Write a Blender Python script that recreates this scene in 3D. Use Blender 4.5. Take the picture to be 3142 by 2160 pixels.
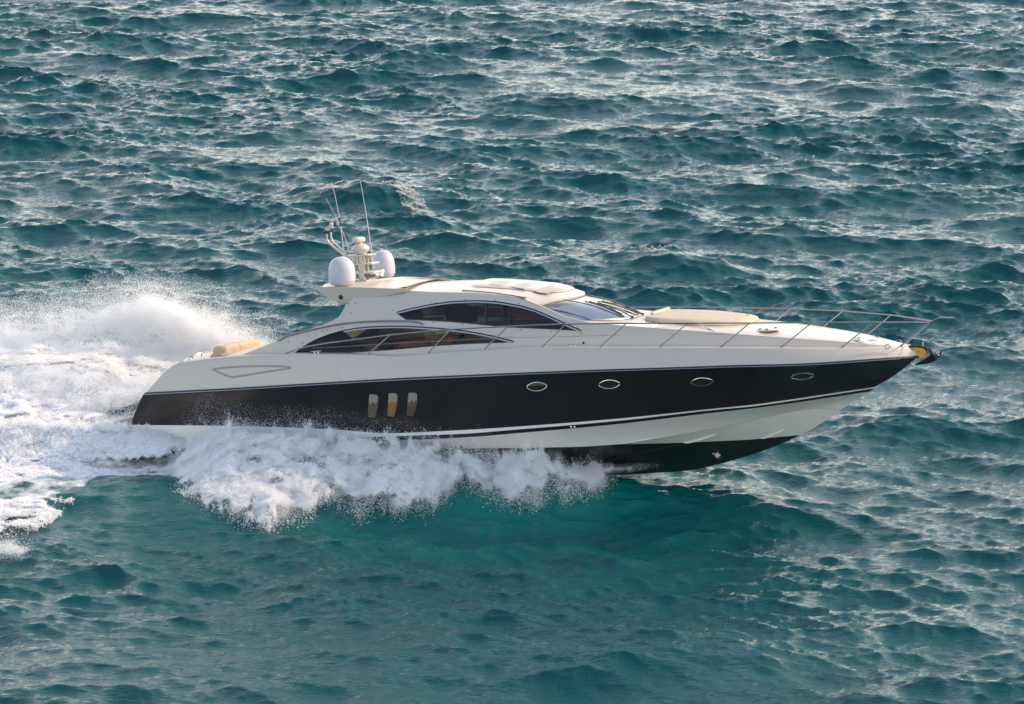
import bpy, bmesh, math, random
import numpy as np
from mathutils import Vector, Matrix
from mathutils.geometry import delaunay_2d_cdt

# ---------------------------------------------------------------- scene, camera, sky, sun
scene = bpy.context.scene
for o in list(bpy.data.objects):
    bpy.data.objects.remove(o)
C = scene.collection
rng = np.random.default_rng(7)
random.seed(7)

F_PX, TILT, DIST = 9850.0, 14.0, 98.0            # focal length in photo pixels, downward tilt, metres to the aim point
_e = math.radians(TILT)
CAM = np.array([0, -DIST*math.cos(_e), DIST*math.sin(_e)])
FWD = np.array([0, math.cos(_e), -math.sin(_e)])
UPV = np.array([0, math.sin(_e), math.cos(_e)])
RGT = np.array([1.0, 0, 0])

cam_data = bpy.data.cameras.new('camera')
cam = bpy.data.objects.new('camera', cam_data)
C.objects.link(cam)
cam.location = CAM
cam.rotation_euler = (math.radians(90-TILT), 0, 0)
cam_data.sensor_width = 36
cam_data.sensor_fit = 'HORIZONTAL'
cam_data.lens = F_PX*36/3142
cam_data.clip_end = 20000
scene.camera = cam

SUN_AZ, SUN_EL = 18.0, 33.0                      # azimuth from +X (right) towards +Y (away), elevation, degrees
world = bpy.data.worlds.new('World')
scene.world = world
world.use_nodes = True
wn = world.node_tree
bg = wn.nodes['Background']
sky = wn.nodes.new('ShaderNodeTexSky')
sky.sky_type = 'NISHITA'
sky.sun_disc = False
sky.sun_elevation = math.radians(SUN_EL)
sky.sun_rotation = math.radians(90-SUN_AZ)
sky.altitude = 0
sky.air_density = 1.0
sky.dust_density = 1.2
sky.ozone_density = 1.0
# unseen cloud veil added low on the far side to brighten sea reflections
tcw = wn.nodes.new('ShaderNodeTexCoord')
sep = wn.nodes.new('ShaderNodeSeparateXYZ'); wn.links.new(tcw.outputs['Generated'], sep.inputs[0])
def wmath(op, a, b=None, c=None):
    n = wn.nodes.new('ShaderNodeMath'); n.operation = op
    for k, x in enumerate((a, b, c)):
        if x is None: continue
        if isinstance(x, (int, float)): n.inputs[k].default_value = x
        else: wn.links.new(x, n.inputs[k])
    return n.outputs[0]
_zz = wmath('MAXIMUM', sep.outputs[2], 0.0)
_low = wmath('EXPONENT', wmath('MULTIPLY', _zz, -3.2))
_dot = wmath('ADD', wmath('MULTIPLY', sep.outputs[0], 0.55), wmath('MULTIPLY', sep.outputs[1], 0.84))
_side = wn.nodes.new('ShaderNodeMapRange'); _side.interpolation_type = 'SMOOTHSTEP'
wn.links.new(_dot, _side.inputs[0]); _side.inputs[1].default_value = -0.5; _side.inputs[2].default_value = 0.8; _side.inputs[3].default_value = 0.42; _side.inputs[4].default_value = 1.0
_mp = wn.nodes.new('ShaderNodeMapping'); _mp.inputs['Scale'].default_value = (2.2, 2.2, 7.0); wn.links.new(tcw.outputs['Generated'], _mp.inputs[0])
_cn = wn.nodes.new('ShaderNodeTexNoise'); _cn.inputs['Scale'].default_value = 1.0; _cn.inputs['Detail'].default_value = 6; wn.links.new(_mp.outputs[0], _cn.inputs['Vector'])
_cl = wn.nodes.new('ShaderNodeMapRange'); wn.links.new(_cn.outputs[0], _cl.inputs[0]); _cl.inputs[1].default_value = 0.3; _cl.inputs[2].default_value = 0.7; _cl.inputs[3].default_value = 0.35; _cl.inputs[4].default_value = 1.0
_veil = wmath('MULTIPLY', wmath('MULTIPLY', _low, _side.outputs[0]), _cl.outputs[0])
_mix = wn.nodes.new('ShaderNodeMix'); _mix.data_type = 'RGBA'; _mix.blend_type = 'MIX'
_mix.clamp_factor = True
wn.links.new(_veil, _mix.inputs[0]); wn.links.new(sky.outputs[0], _mix.inputs[6]); _mix.inputs[7].default_value = (14.2, 12.5, 10.0, 1)
wn.links.new(_mix.outputs[2], bg.inputs[0])
bg.inputs[1].default_value = 0.15
sun_data = bpy.data.lights.new('sun', 'SUN')
sun = bpy.data.objects.new('sun', sun_data)
C.objects.link(sun)
sun_data.energy = 1.9
sun_data.angle = math.radians(0.5)
sun_data.color = (1.0, 0.72, 0.41)
_sd = Vector((math.cos(math.radians(SUN_EL))*math.cos(math.radians(SUN_AZ)),
              math.cos(math.radians(SUN_EL))*math.sin(math.radians(SUN_AZ)), math.sin(math.radians(SUN_EL))))
sun.rotation_euler = _sd.to_track_quat('Z', 'Y').to_euler()
sun.location = (60, 20, 60)
vs = scene.view_settings
vs.view_transform = 'Standard'
vs.look = 'None'
vs.exposure = 0.9
vs.gamma = 1.0
vs.use_curve_mapping = False
scene.cycles.max_bounces = 10
scene.cycles.diffuse_bounces = 8
scene.cycles.glossy_bounces = 3
scene.cycles.transmission_bounces = 4
scene.cycles.transparent_max_bounces = 12
scene.cycles.sample_clamp_indirect = 4
scene.cycles.use_denoising = True

# ---------------------------------------------------------------- the boat's own frame (x forward, y to port, z up)
_y = np.array([3200, 938, F_PX]); _y /= np.linalg.norm(_y)
_s = 0.04
_x = np.array([0.949, _s, -(3200*0.949+938*_s)/F_PX]); _x /= np.linalg.norm(_x)
_w = lambda a: a[0]*RGT + a[1]*UPV + a[2]*FWD
BX, BY = _w(_x), _w(_y)
BZ = np.cross(BX, BY)
BR = np.array([BX, BY, BZ])

def ray(u, v):
    return RGT*(u-1571)/F_PX + UPV*(1080-v)/F_PX + FWD

_r = ray(1989, 1452)
BO = CAM + _r*((0.25-CAM[2])/_r[2])              # the point where the forefoot meets the water
BM = Matrix(((BX[0], BY[0], BZ[0], BO[0]), (BX[1], BY[1], BZ[1], BO[1]), (BX[2], BY[2], BZ[2], BO[2]), (0, 0, 0, 1)))
CB = BR @ (CAM-BO)

def at(u, v, y):
    """a point of the boat's plane at sideways offset y, measured from the photograph"""
    r = BR @ ray(u, v)
    return CB + r*((y-CB[1])/r[1])

def on(u, v, yf, it=14):
    """a point on the near (starboard) side surface y = -yf(x, z)"""
    y = 2.2
    for _ in range(it):
        p = at(u, v, -y)
        y = 0.35*y + 0.65*float(yf(p[0], p[2]))
    return at(u, v, -y)

def onz(u, v, zf):
    """a point on an upper surface z = zf(x, y), first hit from the near side"""
    ys = np.linspace(-3.2, 3.2, 161)
    d = []
    for y in ys:
        p = at(u, v, y)
        d.append(p[2]-float(zf(p[0], p[1])))
    for i in range(160):
        if d[i] > 0 >= d[i+1]:
            t = d[i]/(d[i]-d[i+1])
            return at(u, v, ys[i]+(ys[i+1]-ys[i])*t)
    i = int(np.argmin(np.abs(d)))
    return at(u, v, ys[i])

def to_water(u, v, z=0.0):
    r = ray(u, v)
    return CAM + r*((z-CAM[2])/r[2])

def world_of(p):
    p = np.asarray(p)
    return p @ BR + BO

def pchip(xs, ys):
    xs = np.asarray(xs, float); ys = np.asarray(ys, float)
    o = np.argsort(xs); xs = xs[o]; ys = ys[o]
    h = np.diff(xs); d = np.diff(ys)/h
    m = np.zeros(len(xs))
    for i in range(1, len(xs)-1):
        if d[i-1]*d[i] > 0:
            w1 = 2*h[i]+h[i-1]; w2 = h[i]+2*h[i-1]
            m[i] = (w1+w2)/(w1/d[i-1]+w2/d[i])
    m[0], m[-1] = d[0], d[-1]
    def f(x):
        x = np.asarray(x, float)
        i = np.clip(np.searchsorted(xs, x)-1, 0, len(h)-1)
        t = (x-xs[i])/h[i]
        lo = x < xs[0]; hi = x > xs[-1]
        tt = np.clip(t, 0, 1)
        r = (ys[i]*(1+2*tt)*(1-tt)**2 + h[i]*m[i]*tt*(1-tt)**2 + ys[i+1]*tt*tt*(3-2*tt) + h[i]*m[i+1]*tt*tt*(tt-1))
        r = np.where(lo, ys[0]+m[0]*(x-xs[0]), r)
        return np.where(hi, ys[-1]+m[-1]*(x-xs[-1]), r)
    return f

def lin(xs, ys):
    xs = np.asarray(xs, float); ys = np.asarray(ys, float); o = np.argsort(xs)
    return lambda x: np.interp(x, xs[o], ys[o])

def trace(px, yf):
    """photo outline -> points on the plane curve whose half-beam is yf(x)"""
    return np.array([on(u, v, lambda x, z: yf(x)) for u, v in px])

# ---------------------------------------------------------------- materials
def mat(name, color, rough=0.4, metal=0.0, coat=0.0, noise=0.0, nscale=3.0, bump=0.0, bscale=40.0, ior=1.5, spec=0.5):
    m = bpy.data.materials.new(name)
    m.use_nodes = True
    nt = m.node_tree
    b = nt.nodes['Principled BSDF']
    b.inputs['Base Color'].default_value = (*color, 1)
    b.inputs['Roughness'].default_value = rough
    b.inputs['Metallic'].default_value = metal
    b.inputs['Coat Weight'].default_value = coat
    b.inputs['IOR'].default_value = ior
    b.inputs['Specular IOR Level'].default_value = spec
    tc = nt.nodes.new('ShaderNodeTexCoord')
    if noise:
        n = nt.nodes.new('ShaderNodeTexNoise')
        n.inputs['Scale'].default_value = nscale
        n.inputs['Detail'].default_value = 6
        nt.links.new(tc.outputs['Object'], n.inputs['Vector'])
        mx = nt.nodes.new('ShaderNodeMix'); mx.data_type = 'RGBA'
        mx.inputs[6].default_value = (*[c*(1-noise) for c in color], 1)
        mx.inputs[7].default_value = (*[min(1, c*(1+noise)) for c in color], 1)
        nt.links.new(n.outputs[0], mx.inputs[0])
        nt.links.new(mx.outputs[2], b.inputs['Base Color'])
        mr = nt.nodes.new('ShaderNodeMapRange')
        mr.inputs[3].default_value = rough*0.75; mr.inputs[4].default_value = min(1, rough*1.25)
        nt.links.new(n.outputs[0], mr.inputs[0]); nt.links.new(mr.outputs[0], b.inputs['Roughness'])
    if bump:
        n2 = nt.nodes.new('ShaderNodeTexNoise')
        n2.inputs['Scale'].default_value = bscale
        n2.inputs['Detail'].default_value = 4
        nt.links.new(tc.outputs['Object'], n2.inputs['Vector'])
        bp = nt.nodes.new('ShaderNodeBump'); bp.inputs['Strength'].default_value = bump; bp.inputs['Distance'].default_value = 0.02
        nt.links.new(n2.outputs[0], bp.inputs['Height']); nt.links.new(bp.outputs[0], b.inputs['Normal'])
    return m

def glass(name, tint, refl=1.0, rough=0.02, ior=1.5):
    m = bpy.data.materials.new(name); m.use_nodes = True
    nt = m.node_tree; nt.nodes.remove(nt.nodes['Principled BSDF'])
    out = nt.nodes['Material Output']
    t = nt.nodes.new('ShaderNodeBsdfTransparent'); t.inputs[0].default_value = (*tint, 1)
    g = nt.nodes.new('ShaderNodeBsdfGlossy'); g.inputs['Roughness'].default_value = rough
    g.inputs[0].default_value = (refl, refl, refl, 1)
    f = nt.nodes.new('ShaderNodeFresnel'); f.inputs[0].default_value = ior
    mx = nt.nodes.new('ShaderNodeMixShader')
    nt.links.new(f.outputs[0], mx.inputs[0]); nt.links.new(t.outputs[0], mx.inputs[1]); nt.links.new(g.outputs[0], mx.inputs[2])
    nt.links.new(mx.outputs[0], out.inputs[0])
    return m

M = {}
M['white'] = mat('white_gelcoat', (0.555, 0.495, 0.425), 0.30, coat=0.2, noise=0.012, nscale=0.5)
M['hull_white'] = mat('lower_hull_white', (0.76, 0.71, 0.63), 0.35, noise=0.05, nscale=1.1)
M['black'] = mat('black_gelcoat', (0.022, 0.017, 0.018), 0.11, noise=0.2, nscale=0.8, bump=0.06, bscale=1.2, spec=0.42)
M['antifoul'] = mat('black_antifouling', (0.012, 0.012, 0.014), 0.42, noise=0.35, nscale=2.5)
M['stripe'] = mat('black_stripe', (0.012, 0.013, 0.016), 0.25, noise=0.2)
M['rail'] = mat('rail_steel', (0.36, 0.345, 0.33), 0.2, metal=1.0, noise=0.08, nscale=5)
M['chrome'] = mat('chrome_strip', (0.86, 0.85, 0.84), 0.14, metal=1.0)
M['steel'] = mat('polished_steel', (0.62, 0.60, 0.58), 0.16, metal=1.0, noise=0.05, nscale=6)
M['darksteel'] = mat('dull_steel', (0.30, 0.30, 0.31), 0.3, metal=1.0, noise=0.1, nscale=6)
M['rubber'] = mat('black_rubber', (0.014, 0.014, 0.016), 0.5, noise=0.2, nscale=8)
M['bronze_reflection'] = mat('steel_painted_reflection', (0.34, 0.19, 0.05), 0.30, metal=1.0, noise=0.45, nscale=9, bump=0.3, bscale=14)  # warm bronze reflection put into the steel's own colour
M['iron'] = mat('galvanised_anchor', (0.055, 0.05, 0.055), 0.45, metal=0.6, noise=0.3, nscale=8)
M['cushion'] = mat('beige_leather', (0.55, 0.40, 0.24), 0.5, noise=0.06, nscale=4, bump=0.12, bscale=7)
M['pad'] = mat('cream_pad_fabric', (0.50, 0.42, 0.32), 0.6, noise=0.05, nscale=3, bump=0.1, bscale=6)
M['padside'] = mat('tan_pad_side', (0.58, 0.42, 0.24), 0.6, noise=0.06, nscale=4)
M['dome'] = mat('radome_white', (0.53, 0.515, 0.55), 0.35, noise=0.03, nscale=3)
M['cream'] = mat('cream_paint', (0.55, 0.51, 0.43), 0.35, noise=0.04, nscale=3)
M['skylight'] = mat('grey_skylight_cover', (0.40, 0.375, 0.33), 0.4, noise=0.05, nscale=5)
M['wood'] = mat('varnished_wood', (0.50, 0.26, 0.07), 0.3, noise=0.25, nscale=5)
M['inner'] = mat('cabin_lining', (0.20, 0.17, 0.14), 0.6, noise=0.1, nscale=3)
M['blind'] = mat('light_roller_blind', (0.80, 0.73, 0.66), 0.7, noise=0.08, nscale=6)
M['curtain'] = mat('brown_curtain', (0.34, 0.25, 0.21), 0.7, noise=0.2, nscale=8)
M['curtain_copper'] = mat('copper_curtain', (0.75, 0.42, 0.20), 0.6, noise=0.25, nscale=8)  # copper-coloured curtain of the middle hull window
M['blackglass'] = mat('black_window_glass', (0.006, 0.006, 0.007), 0.12, spec=0.25, noise=0.1)
M['screen'] = mat('dark_screen', (0.02, 0.022, 0.03), 0.3, noise=0.1)
M['gold'] = mat('tan_upholstery', (0.72, 0.45, 0.16), 0.5, noise=0.12, nscale=6)
M['tint'] = glass('tinted_upper_glass', (0.31, 0.275, 0.255), 0.8)
M['amber_glow'] = glass('lower_glass_amber_glow', (0.70, 0.48, 0.20), 0.6)  # amber of the sunlit saloon put into the tint of this glass
M['farlow'] = glass('far_lower_glass', (0.92, 0.86, 0.74), 0.6)
M['farglass'] = glass('far_side_glass', (0.42, 0.36, 0.28), 0.8)
M['clear'] = glass('windscreen_glass', (0.90, 0.94, 0.96), 1.0, ior=1.7)
M['pale_sheet'] = mat('pale_reflection_sheet', (0.88, 0.88, 0.86), 0.6, noise=0.03, nscale=2)  # pale colour imitating sky reflection in the windscreen
M['skin'] = mat('skin', (0.40, 0.24, 0.17), 0.5, noise=0.05, nscale=10)
M['shirt'] = mat('dark_shirt', (0.03, 0.035, 0.05), 0.8, noise=0.15, nscale=10)
M['hair'] = mat('dark_hair', (0.012, 0.01, 0.01), 0.6, noise=0.3, nscale=30)
M['red'] = mat('red_lens', (0.4, 0.02, 0.02), 0.3, noise=0.1)

def teak_mat():
    m = mat('teak_planks', (0.36, 0.22, 0.13), 0.55)
    nt = m.node_tree; b = nt.nodes['Principled BSDF']
    tc = nt.nodes.new('ShaderNodeTexCoord')
    w = nt.nodes.new('ShaderNodeTexWave'); w.wave_type = 'BANDS'; w.bands_direction = 'Y'
    w.inputs['Scale'].default_value = 5.0; w.inputs['Distortion'].default_value = 0.2
    nt.links.new(tc.outputs['Object'], w.inputs['Vector'])
    r = nt.nodes.new('ShaderNodeValToRGB')
    r.color_ramp.elements[0].position = 0.02; r.color_ramp.elements[0].color = (0.08, 0.05, 0.04, 1)
    r.color_ramp.elements[1].position = 0.14; r.color_ramp.elements[1].color = (0.44, 0.29, 0.19, 1)
    nt.links.new(w.outputs[0], r.inputs[0]); nt.links.new(r.outputs[0], b.inputs['Base Color'])
    return m
M['teak'] = teak_mat()

# ---------------------------------------------------------------- mesh helpers
class MB:
    """collects shapes; build() links them as one mesh object"""
    def __init__(s):
        s.v = []; s.f = []; s.m = []; s.n = 0
    def add(s, v, f, mi=0):
        v = np.asarray(v, float).reshape(-1, 3)
        s.v.append(v)
        for q in f:
            s.f.append([int(i)+s.n for i in q]); s.m.append(mi)
        s.n += len(v)
        return s
    def mirror(s):
        v = np.concatenate(s.v); n = len(v)
        w = v.copy(); w[:, 1] *= -1
        s.v = [v, w]
        s.f += [[i+n for i in reversed(q)] for q in s.f]
        s.m += list(s.m)
        s.n = 2*n
        return s
    def grid(s, P, mi=0, flip=False, wrap=False):
        P = np.asarray(P, float); a, b = P.shape[:2]
        f = []
        for i in range(a-1):
            for j in range(b if wrap else b-1):
                k = (j+1) % b
                q = [i*b+j, (i+1)*b+j, (i+1)*b+k, i*b+k]
                f.append(q[::-1] if flip else q)
        return s.add(P.reshape(-1, 3), f, mi)
    def box(s, c, d, mi=0, R=None, bev=0.0):
        d = np.asarray(d)/2.0
        bm = bmesh.new(); bmesh.ops.create_cube(bm, size=2)
        for v in bm.verts: v.co = Vector((v.co.x*d[0], v.co.y*d[1], v.co.z*d[2]))
        if bev: bmesh.ops.bevel(bm, geom=list(bm.edges), offset=bev, segments=2, profile=0.6, affect='EDGES')
        bm.verts.index_update()
        v = np.array([list(x.co) for x in bm.verts]); f = [[x.index for x in q.verts] for q in bm.faces]; bm.free()
        if R is not None: v = v @ np.asarray(R).T
        return s.add(v+np.asarray(c), f, mi)
    def tube(s, pts, r, mi=0, seg=8, cap=True):
        pts = np.asarray(pts, float); n = len(pts)
        rr = np.full(n, r) if np.isscalar(r) else np.asarray(r, float)
        t = np.gradient(pts, axis=0); t /= np.linalg.norm(t, axis=1)[:, None]+1e-12
        ref = np.array([0, 0, 1.0]) if abs(t[0][2]) < 0.9 else np.array([1.0, 0, 0])
        rows = []
        for i in range(n):
            a = np.cross(t[i], ref)
            a /= np.linalg.norm(a)+1e-12
            b = np.cross(a, t[i]); ref = b
            ang = np.arange(seg)*2*math.pi/seg
            rows.append(pts[i]+rr[i]*(np.cos(ang)[:, None]*a+np.sin(ang)[:, None]*b))
        base = s.n
        s.grid(np.array(rows), mi, wrap=True, flip=True)
        if cap:
            s.f.append([base+k for k in range(seg)][::-1]); s.m.append(mi)
            s.f.append([base+(n-1)*seg+k for k in range(seg)]); s.m.append(mi)
        return s
    def lathe(s, prof, c, axis=(0, 0, 1), seg=28, mi=0, sx=1.0, sy=1.0):
        ax = Vector(axis).normalized(); q = Vector((0, 0, 1)).rotation_difference(ax)
        R = np.array(q.to_matrix())
        rows = []
        for r, z in prof:
            a = np.arange(seg)*2*math.pi/seg
            P = np.stack([r*np.cos(a)*sx, r*np.sin(a)*sy, np.full(seg, z)], 1)
            rows.append(P @ R.T + np.asarray(c))
        base = s.n
        s.grid(np.array(rows), mi, wrap=True, flip=True)
        n = len(prof)
        s.f.append([base+k for k in range(seg)][::-1]); s.m.append(mi)
        s.f.append([base+(n-1)*seg+k for k in range(seg)]); s.m.append(mi)
        return s
    def ell(s, c, r, R=None, seg=20, mi=0, p=1.0):
        a = np.linspace(-math.pi/2, math.pi/2, seg//2+1)
        sg = lambda x: np.sign(x)*np.abs(x)**p
        th = np.arange(seg)*2*math.pi/seg
        P = np.stack([sg(np.cos(a))[:, None]*sg(np.cos(th)), sg(np.cos(a))[:, None]*sg(np.sin(th)),
                      np.repeat(sg(np.sin(a))[:, None], seg, 1)], 2)*np.asarray(r)
        if R is not None: P = P @ np.asarray(R).T
        return s.grid(P+np.asarray(c), mi, wrap=True, flip=True)
    def plate(s, poly, n, th, mi=0):
        """flat outline given thickness along n"""
        poly = np.asarray(poly, float); n = np.asarray(n, float)*th/2; k = len(poly)
        f = [list(range(k)), [k+i for i in range(k)][::-1]] + [[i, k+i, k+(i+1) % k, (i+1) % k] for i in range(k)]
        return s.add(np.concatenate([poly+n, poly-n]), f, mi)
    def pair(s, name, mats, parent=None, **k):
        """the near piece and its mirror image on the far side, two objects"""
        o = s.build(name, mats, parent, **k)
        m = MB()
        for v in s.v: m.v.append(v*[1, -1, 1])
        m.f = [q[::-1] for q in s.f]; m.m = list(s.m); m.n = s.n
        m.build(name, mats, parent, **k)
        return o
    def build(s, name, mats, parent=None, smooth=True, angle=35, label=None, fix=False):
        me = bpy.data.meshes.new(name)
        v = np.concatenate(s.v)
        me.from_pydata(v.tolist(), [], s.f)
        if not isinstance(mats, (list, tuple)): mats = [mats]
        for m in mats: me.materials.append(m)
        me.polygons.foreach_set('material_index', np.array(s.m, dtype=np.int32))
        if fix:
            bm = bmesh.new(); bm.from_mesh(me)
            bmesh.ops.remove_doubles(bm, verts=bm.verts, dist=0.0008)
            bmesh.ops.recalc_face_normals(bm, faces=bm.faces)
            bm.to_mesh(me); bm.free()
        if smooth:
            me.shade_smooth()
            me.set_sharp_from_angle(angle=math.radians(angle))
        me.update()
        o = bpy.data.objects.new(name, me)
        C.objects.link(o)
        if parent is not None: o.parent = parent
        if label: o['label'] = label
        return o

def tag(o, label=None, cat=None, group=None, kind=None):
    if label: o['label'] = label
    if cat: o['category'] = cat
    if group: o['group'] = group
    if kind: o['kind'] = kind
    return o

def boat_thing(name, label, cat, p=(0, 0, 0), group=None):
    """an Empty standing in the boat's frame at p"""
    o = bpy.data.objects.new(name, None); C.objects.link(o)
    o.empty_display_size = 0.3
    o.matrix_world = BM @ Matrix.Translation(Vector(p))
    return tag(o, label, cat, group)

def inside(P, poly):
    x, y = P[:, 0], P[:, 1]; r = np.zeros(len(P), bool); n = len(poly)
    for i in range(n):
        x1, y1 = poly[i]; x2, y2 = poly[(i+1) % n]
        c = (y1 > y) != (y2 > y)
        r ^= c & (x < (x2-x1)*(y-y1)/(y2-y1+1e-15)+x1)
    return r

def resample(poly, step, closed=True):
    poly = np.asarray(poly, float); out = []
    n = len(poly)
    for i in range(n if closed else n-1):
        a, b = poly[i], poly[(i+1) % n]
        k = max(1, int(np.linalg.norm(b-a)/step+0.5))
        for j in range(k): out.append(a+(b-a)*j/k)
    if not closed: out.append(poly[-1])
    return np.array(out)

def cdt(outer, holes=(), step=0.12):
    """clean triangulation of an outline with holes, in its own plane"""
    loops = [resample(outer, step)] + [resample(h, step) for h in holes]
    o = np.asarray(outer)
    gx, gy = np.meshgrid(np.arange(o[:, 0].min(), o[:, 0].max(), step)+step*0.37, np.arange(o[:, 1].min(), o[:, 1].max(), step)+step*0.41)
    G = np.stack([gx.ravel(), gy.ravel()], 1)
    k = inside(G, loops[0])
    for h in loops[1:]: k &= ~inside(G, h)
    G = G[k]
    B = np.concatenate(loops)
    if len(G):
        d = np.full(len(G), 9.0)
        for b in B: d = np.minimum(d, np.hypot(G[:, 0]-b[0], G[:, 1]-b[1]))
        G = G[d > step*0.55]
    ed = []; k = 0
    for l in loops:
        n = len(l); ed += [(k+i, k+(i+1) % n) for i in range(n)]; k += n
    pts = [Vector(p) for p in np.concatenate([B, G])]
    V, _, Fs, *_ = delaunay_2d_cdt(pts, ed, [], 0, 1e-6)
    V = np.array([[a.x, a.y] for a in V])
    T = np.array([list(f) for f in Fs])
    c = V[T].mean(1)
    k = inside(c, loops[0])
    for h in loops[1:]: k &= ~inside(c, h)
    return V, T[k]

def thick(V, T, d):
    """give a triangulated sheet a thickness along the vector d"""
    n = len(V); cnt = {}
    for t in T:
        for a, b in ((t[0], t[1]), (t[1], t[2]), (t[2], t[0])):
            cnt[(a, b)] = cnt.get((a, b), 0)+1
    f = [list(t) for t in T] + [[n+t[2], n+t[1], n+t[0]] for t in T]
    for (a, b) in cnt:
        if (b, a) not in cnt: f.append([b, a, n+a, n+b])
    return np.concatenate([V, V+np.asarray(d)]), f

# ---------------------------------------------------------------- sea
SEA_RMS, LP, WIND = 0.150, 8.5, math.radians(-109)      # rms height, peak wavelength, direction the waves run to
def tile(L, N, seed, kmin, kmax, c=None, rms=None, chop=1.0):
    r = np.random.default_rng(seed)
    k1 = np.fft.fftfreq(N, L/N)*2*math.pi
    kx, ky = np.meshgrid(k1, k1, indexing='ij')
    k = np.hypot(kx, ky); k[0, 0] = 1
    kp = 2*math.pi/LP
    th = np.arctan2(ky, kx)-WIND
    D = 0.03+0.97*np.abs(np.cos(th))**4.5
    S = k**-3.78*np.exp(-1.1*(kp/k)**2)*D
    S[(k < kmin) | (k > kmax)] = 0; S[0, 0] = 0
    dk = 2*math.pi/L
    h = (r.normal(size=(N, N))+1j*r.normal(size=(N, N)))*np.sqrt(S)*dk
    f = lambda a: np.real(np.fft.ifft2(a))*N*N
    H = f(h)
    if c is None: c = rms/H.std()
    return dict(L=L, N=N, H=H*c, X=f(1j*kx/k*h)*c*chop, Y=f(1j*ky/k*h)*c*chop), c
KS = 2*math.pi/1.0
TA, _c = tile(128.0, 1024, 11, 0.02, KS, rms=SEA_RMS, chop=1.05)
TB, _ = tile(29.7, 1024, 5, KS, 2*math.pi/0.17, c=_c, chop=0.9)
def gust_tile():
    r = np.random.default_rng(77); N, L = 256, 210.0
    k1 = np.fft.fftfreq(N, L/N)*2*math.pi; kx, ky = np.meshgrid(k1, k1, indexing='ij'); k = np.hypot(kx*1.0, ky*0.6); k[0, 0] = 1
    S = np.exp(-(k/0.55)**2)/(0.02+k*k); S[0, 0] = 0
    H = np.real(np.fft.ifft2((r.normal(size=(N, N))+1j*r.normal(size=(N, N)))*np.sqrt(S)))
    return dict(L=L, N=N, H=H/H.std())
TG = gust_tile()
def samp(T, F, x, y):
    N, L = T['N'], T['L']
    u = x/L*N; v = y/L*N
    i = np.floor(u).astype(int); j = np.floor(v).astype(int)
    a = u-i; b = v-j
    i0, i1, j0, j1 = i % N, (i+1) % N, j % N, (j+1) % N
    return F[i0, j0]*(1-a)*(1-b)+F[i1, j0]*a*(1-b)+F[i0, j1]*(1-a)*b+F[i1, j1]*a*b

# track frame on the water: s metres aft of the forefoot, q metres to starboard (towards the camera)
TD = np.array([-BX[0], -BX[1]]); TD /= np.linalg.norm(TD)
TQ = np.array([TD[1], -TD[0]])
if TQ[1] > 0: TQ = -TQ
def sq_of(x, y):
    dx, dy = x-BO[0], y-BO[1]
    return dx*TD[0]+dy*TD[1], dx*TQ[0]+dy*TQ[1]
def xy_of(s, q):
    return BO[0]+s*TD[0]+q*TQ[0], BO[1]+s*TD[1]+q*TQ[1]

def crest_q(s):
    return np.interp(s, [-3, 0, 1.1, 3, 5, 7, 9, 11, 13, 20], [0.2, 0.4, 1.3, 2.3, 3.0, 3.8, 4.6, 4.8, 5.0, 8.0])
# two breaking seas beyond the boat
BREAKERS = [((1095, 592), 0.55, 2.4, 1.4), ((2035, 812), 0.50, 2.4, 1.3), ((2995, 342), 0.40, 2.2, 1.3)]
def breakers(x, y):
    r = 0
    for (u, v), h, a, b in BREAKERS:
        c = to_water(u, v, 0.2)
        dx, dy = x-c[0], y-c[1]
        X, Y = dx*0.94-dy*0.34, dx*0.34+dy*0.94
        r = r+h*np.exp(-(X/a)**2-np.where(Y < 0, (Y/(b*0.6))**2, (Y/(b*1.5))**2))
    return r

def wake(s, q):
    """standing height of the boat's own waves, and how far it calms the chop"""
    a = np.abs(q)
    crest = crest_q(s)
    hgt = 0.85*np.clip((s+0.6)/4.4, 0, 1)**1.25*np.exp(-np.clip(s-2, 0, 99)/14)
    w_in, w_out = 0.9, 1.5+0.05*np.clip(s, 0, 40)
    d = a-crest
    hump = hgt*np.where(d < 0, np.exp(-(d/w_in)**2), np.exp(-(d/w_out)**2))
    trough = -0.35*np.clip(s/4, 0, 1)*np.exp(-np.clip(s-16, 0, 99)/8)*np.exp(-(a/2.0)**4)
    out = -0.16*np.clip((s+1)/3, 0, 1)*np.exp(-np.clip(s-4, 0, 99)/16)*np.exp(-((d-4.4)/2.0)**2)
    stern = 0.5*np.clip((s-16)/4, 0, 1)*np.exp(-((a-1.2)/1.6)**2)*np.exp(-np.clip(s-24, 0, 99)/10)
    calm = np.clip((s+3)/3, 0, 1)*np.exp(-(np.clip(d-0.6, 0, 99)/3.2)**2)*np.exp(-np.clip(s-6, 0, 99)/16)
    return hump+trough+out+stern, calm

def sea_at(x, y):
    x = np.asarray(x, float); y = np.asarray(y, float)
    s, q = sq_of(x, y)
    hw, calm = wake(s, q)
    # gusts: the chop is rougher in some patches than in others
    gu = samp(TG, TG['H'], x, y)
    k = (1-0.62*calm)*np.clip(1.0+0.13*gu, 0.65, 1.35); kb = (1-0.22*calm)*np.clip(1.0+0.24*gu, 0.55, 1.5)
    X = samp(TA, TA['X'], x, y)*k+samp(TB, TB['X'], x, y)*kb
    Y = samp(TA, TA['Y'], x, y)*k+samp(TB, TB['Y'], x, y)*kb
    Z = samp(TA, TA['H'], x, y)*k+samp(TB, TB['H'], x, y)*kb
    return X, Y, Z+hw+breakers(x, y), calm

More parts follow.
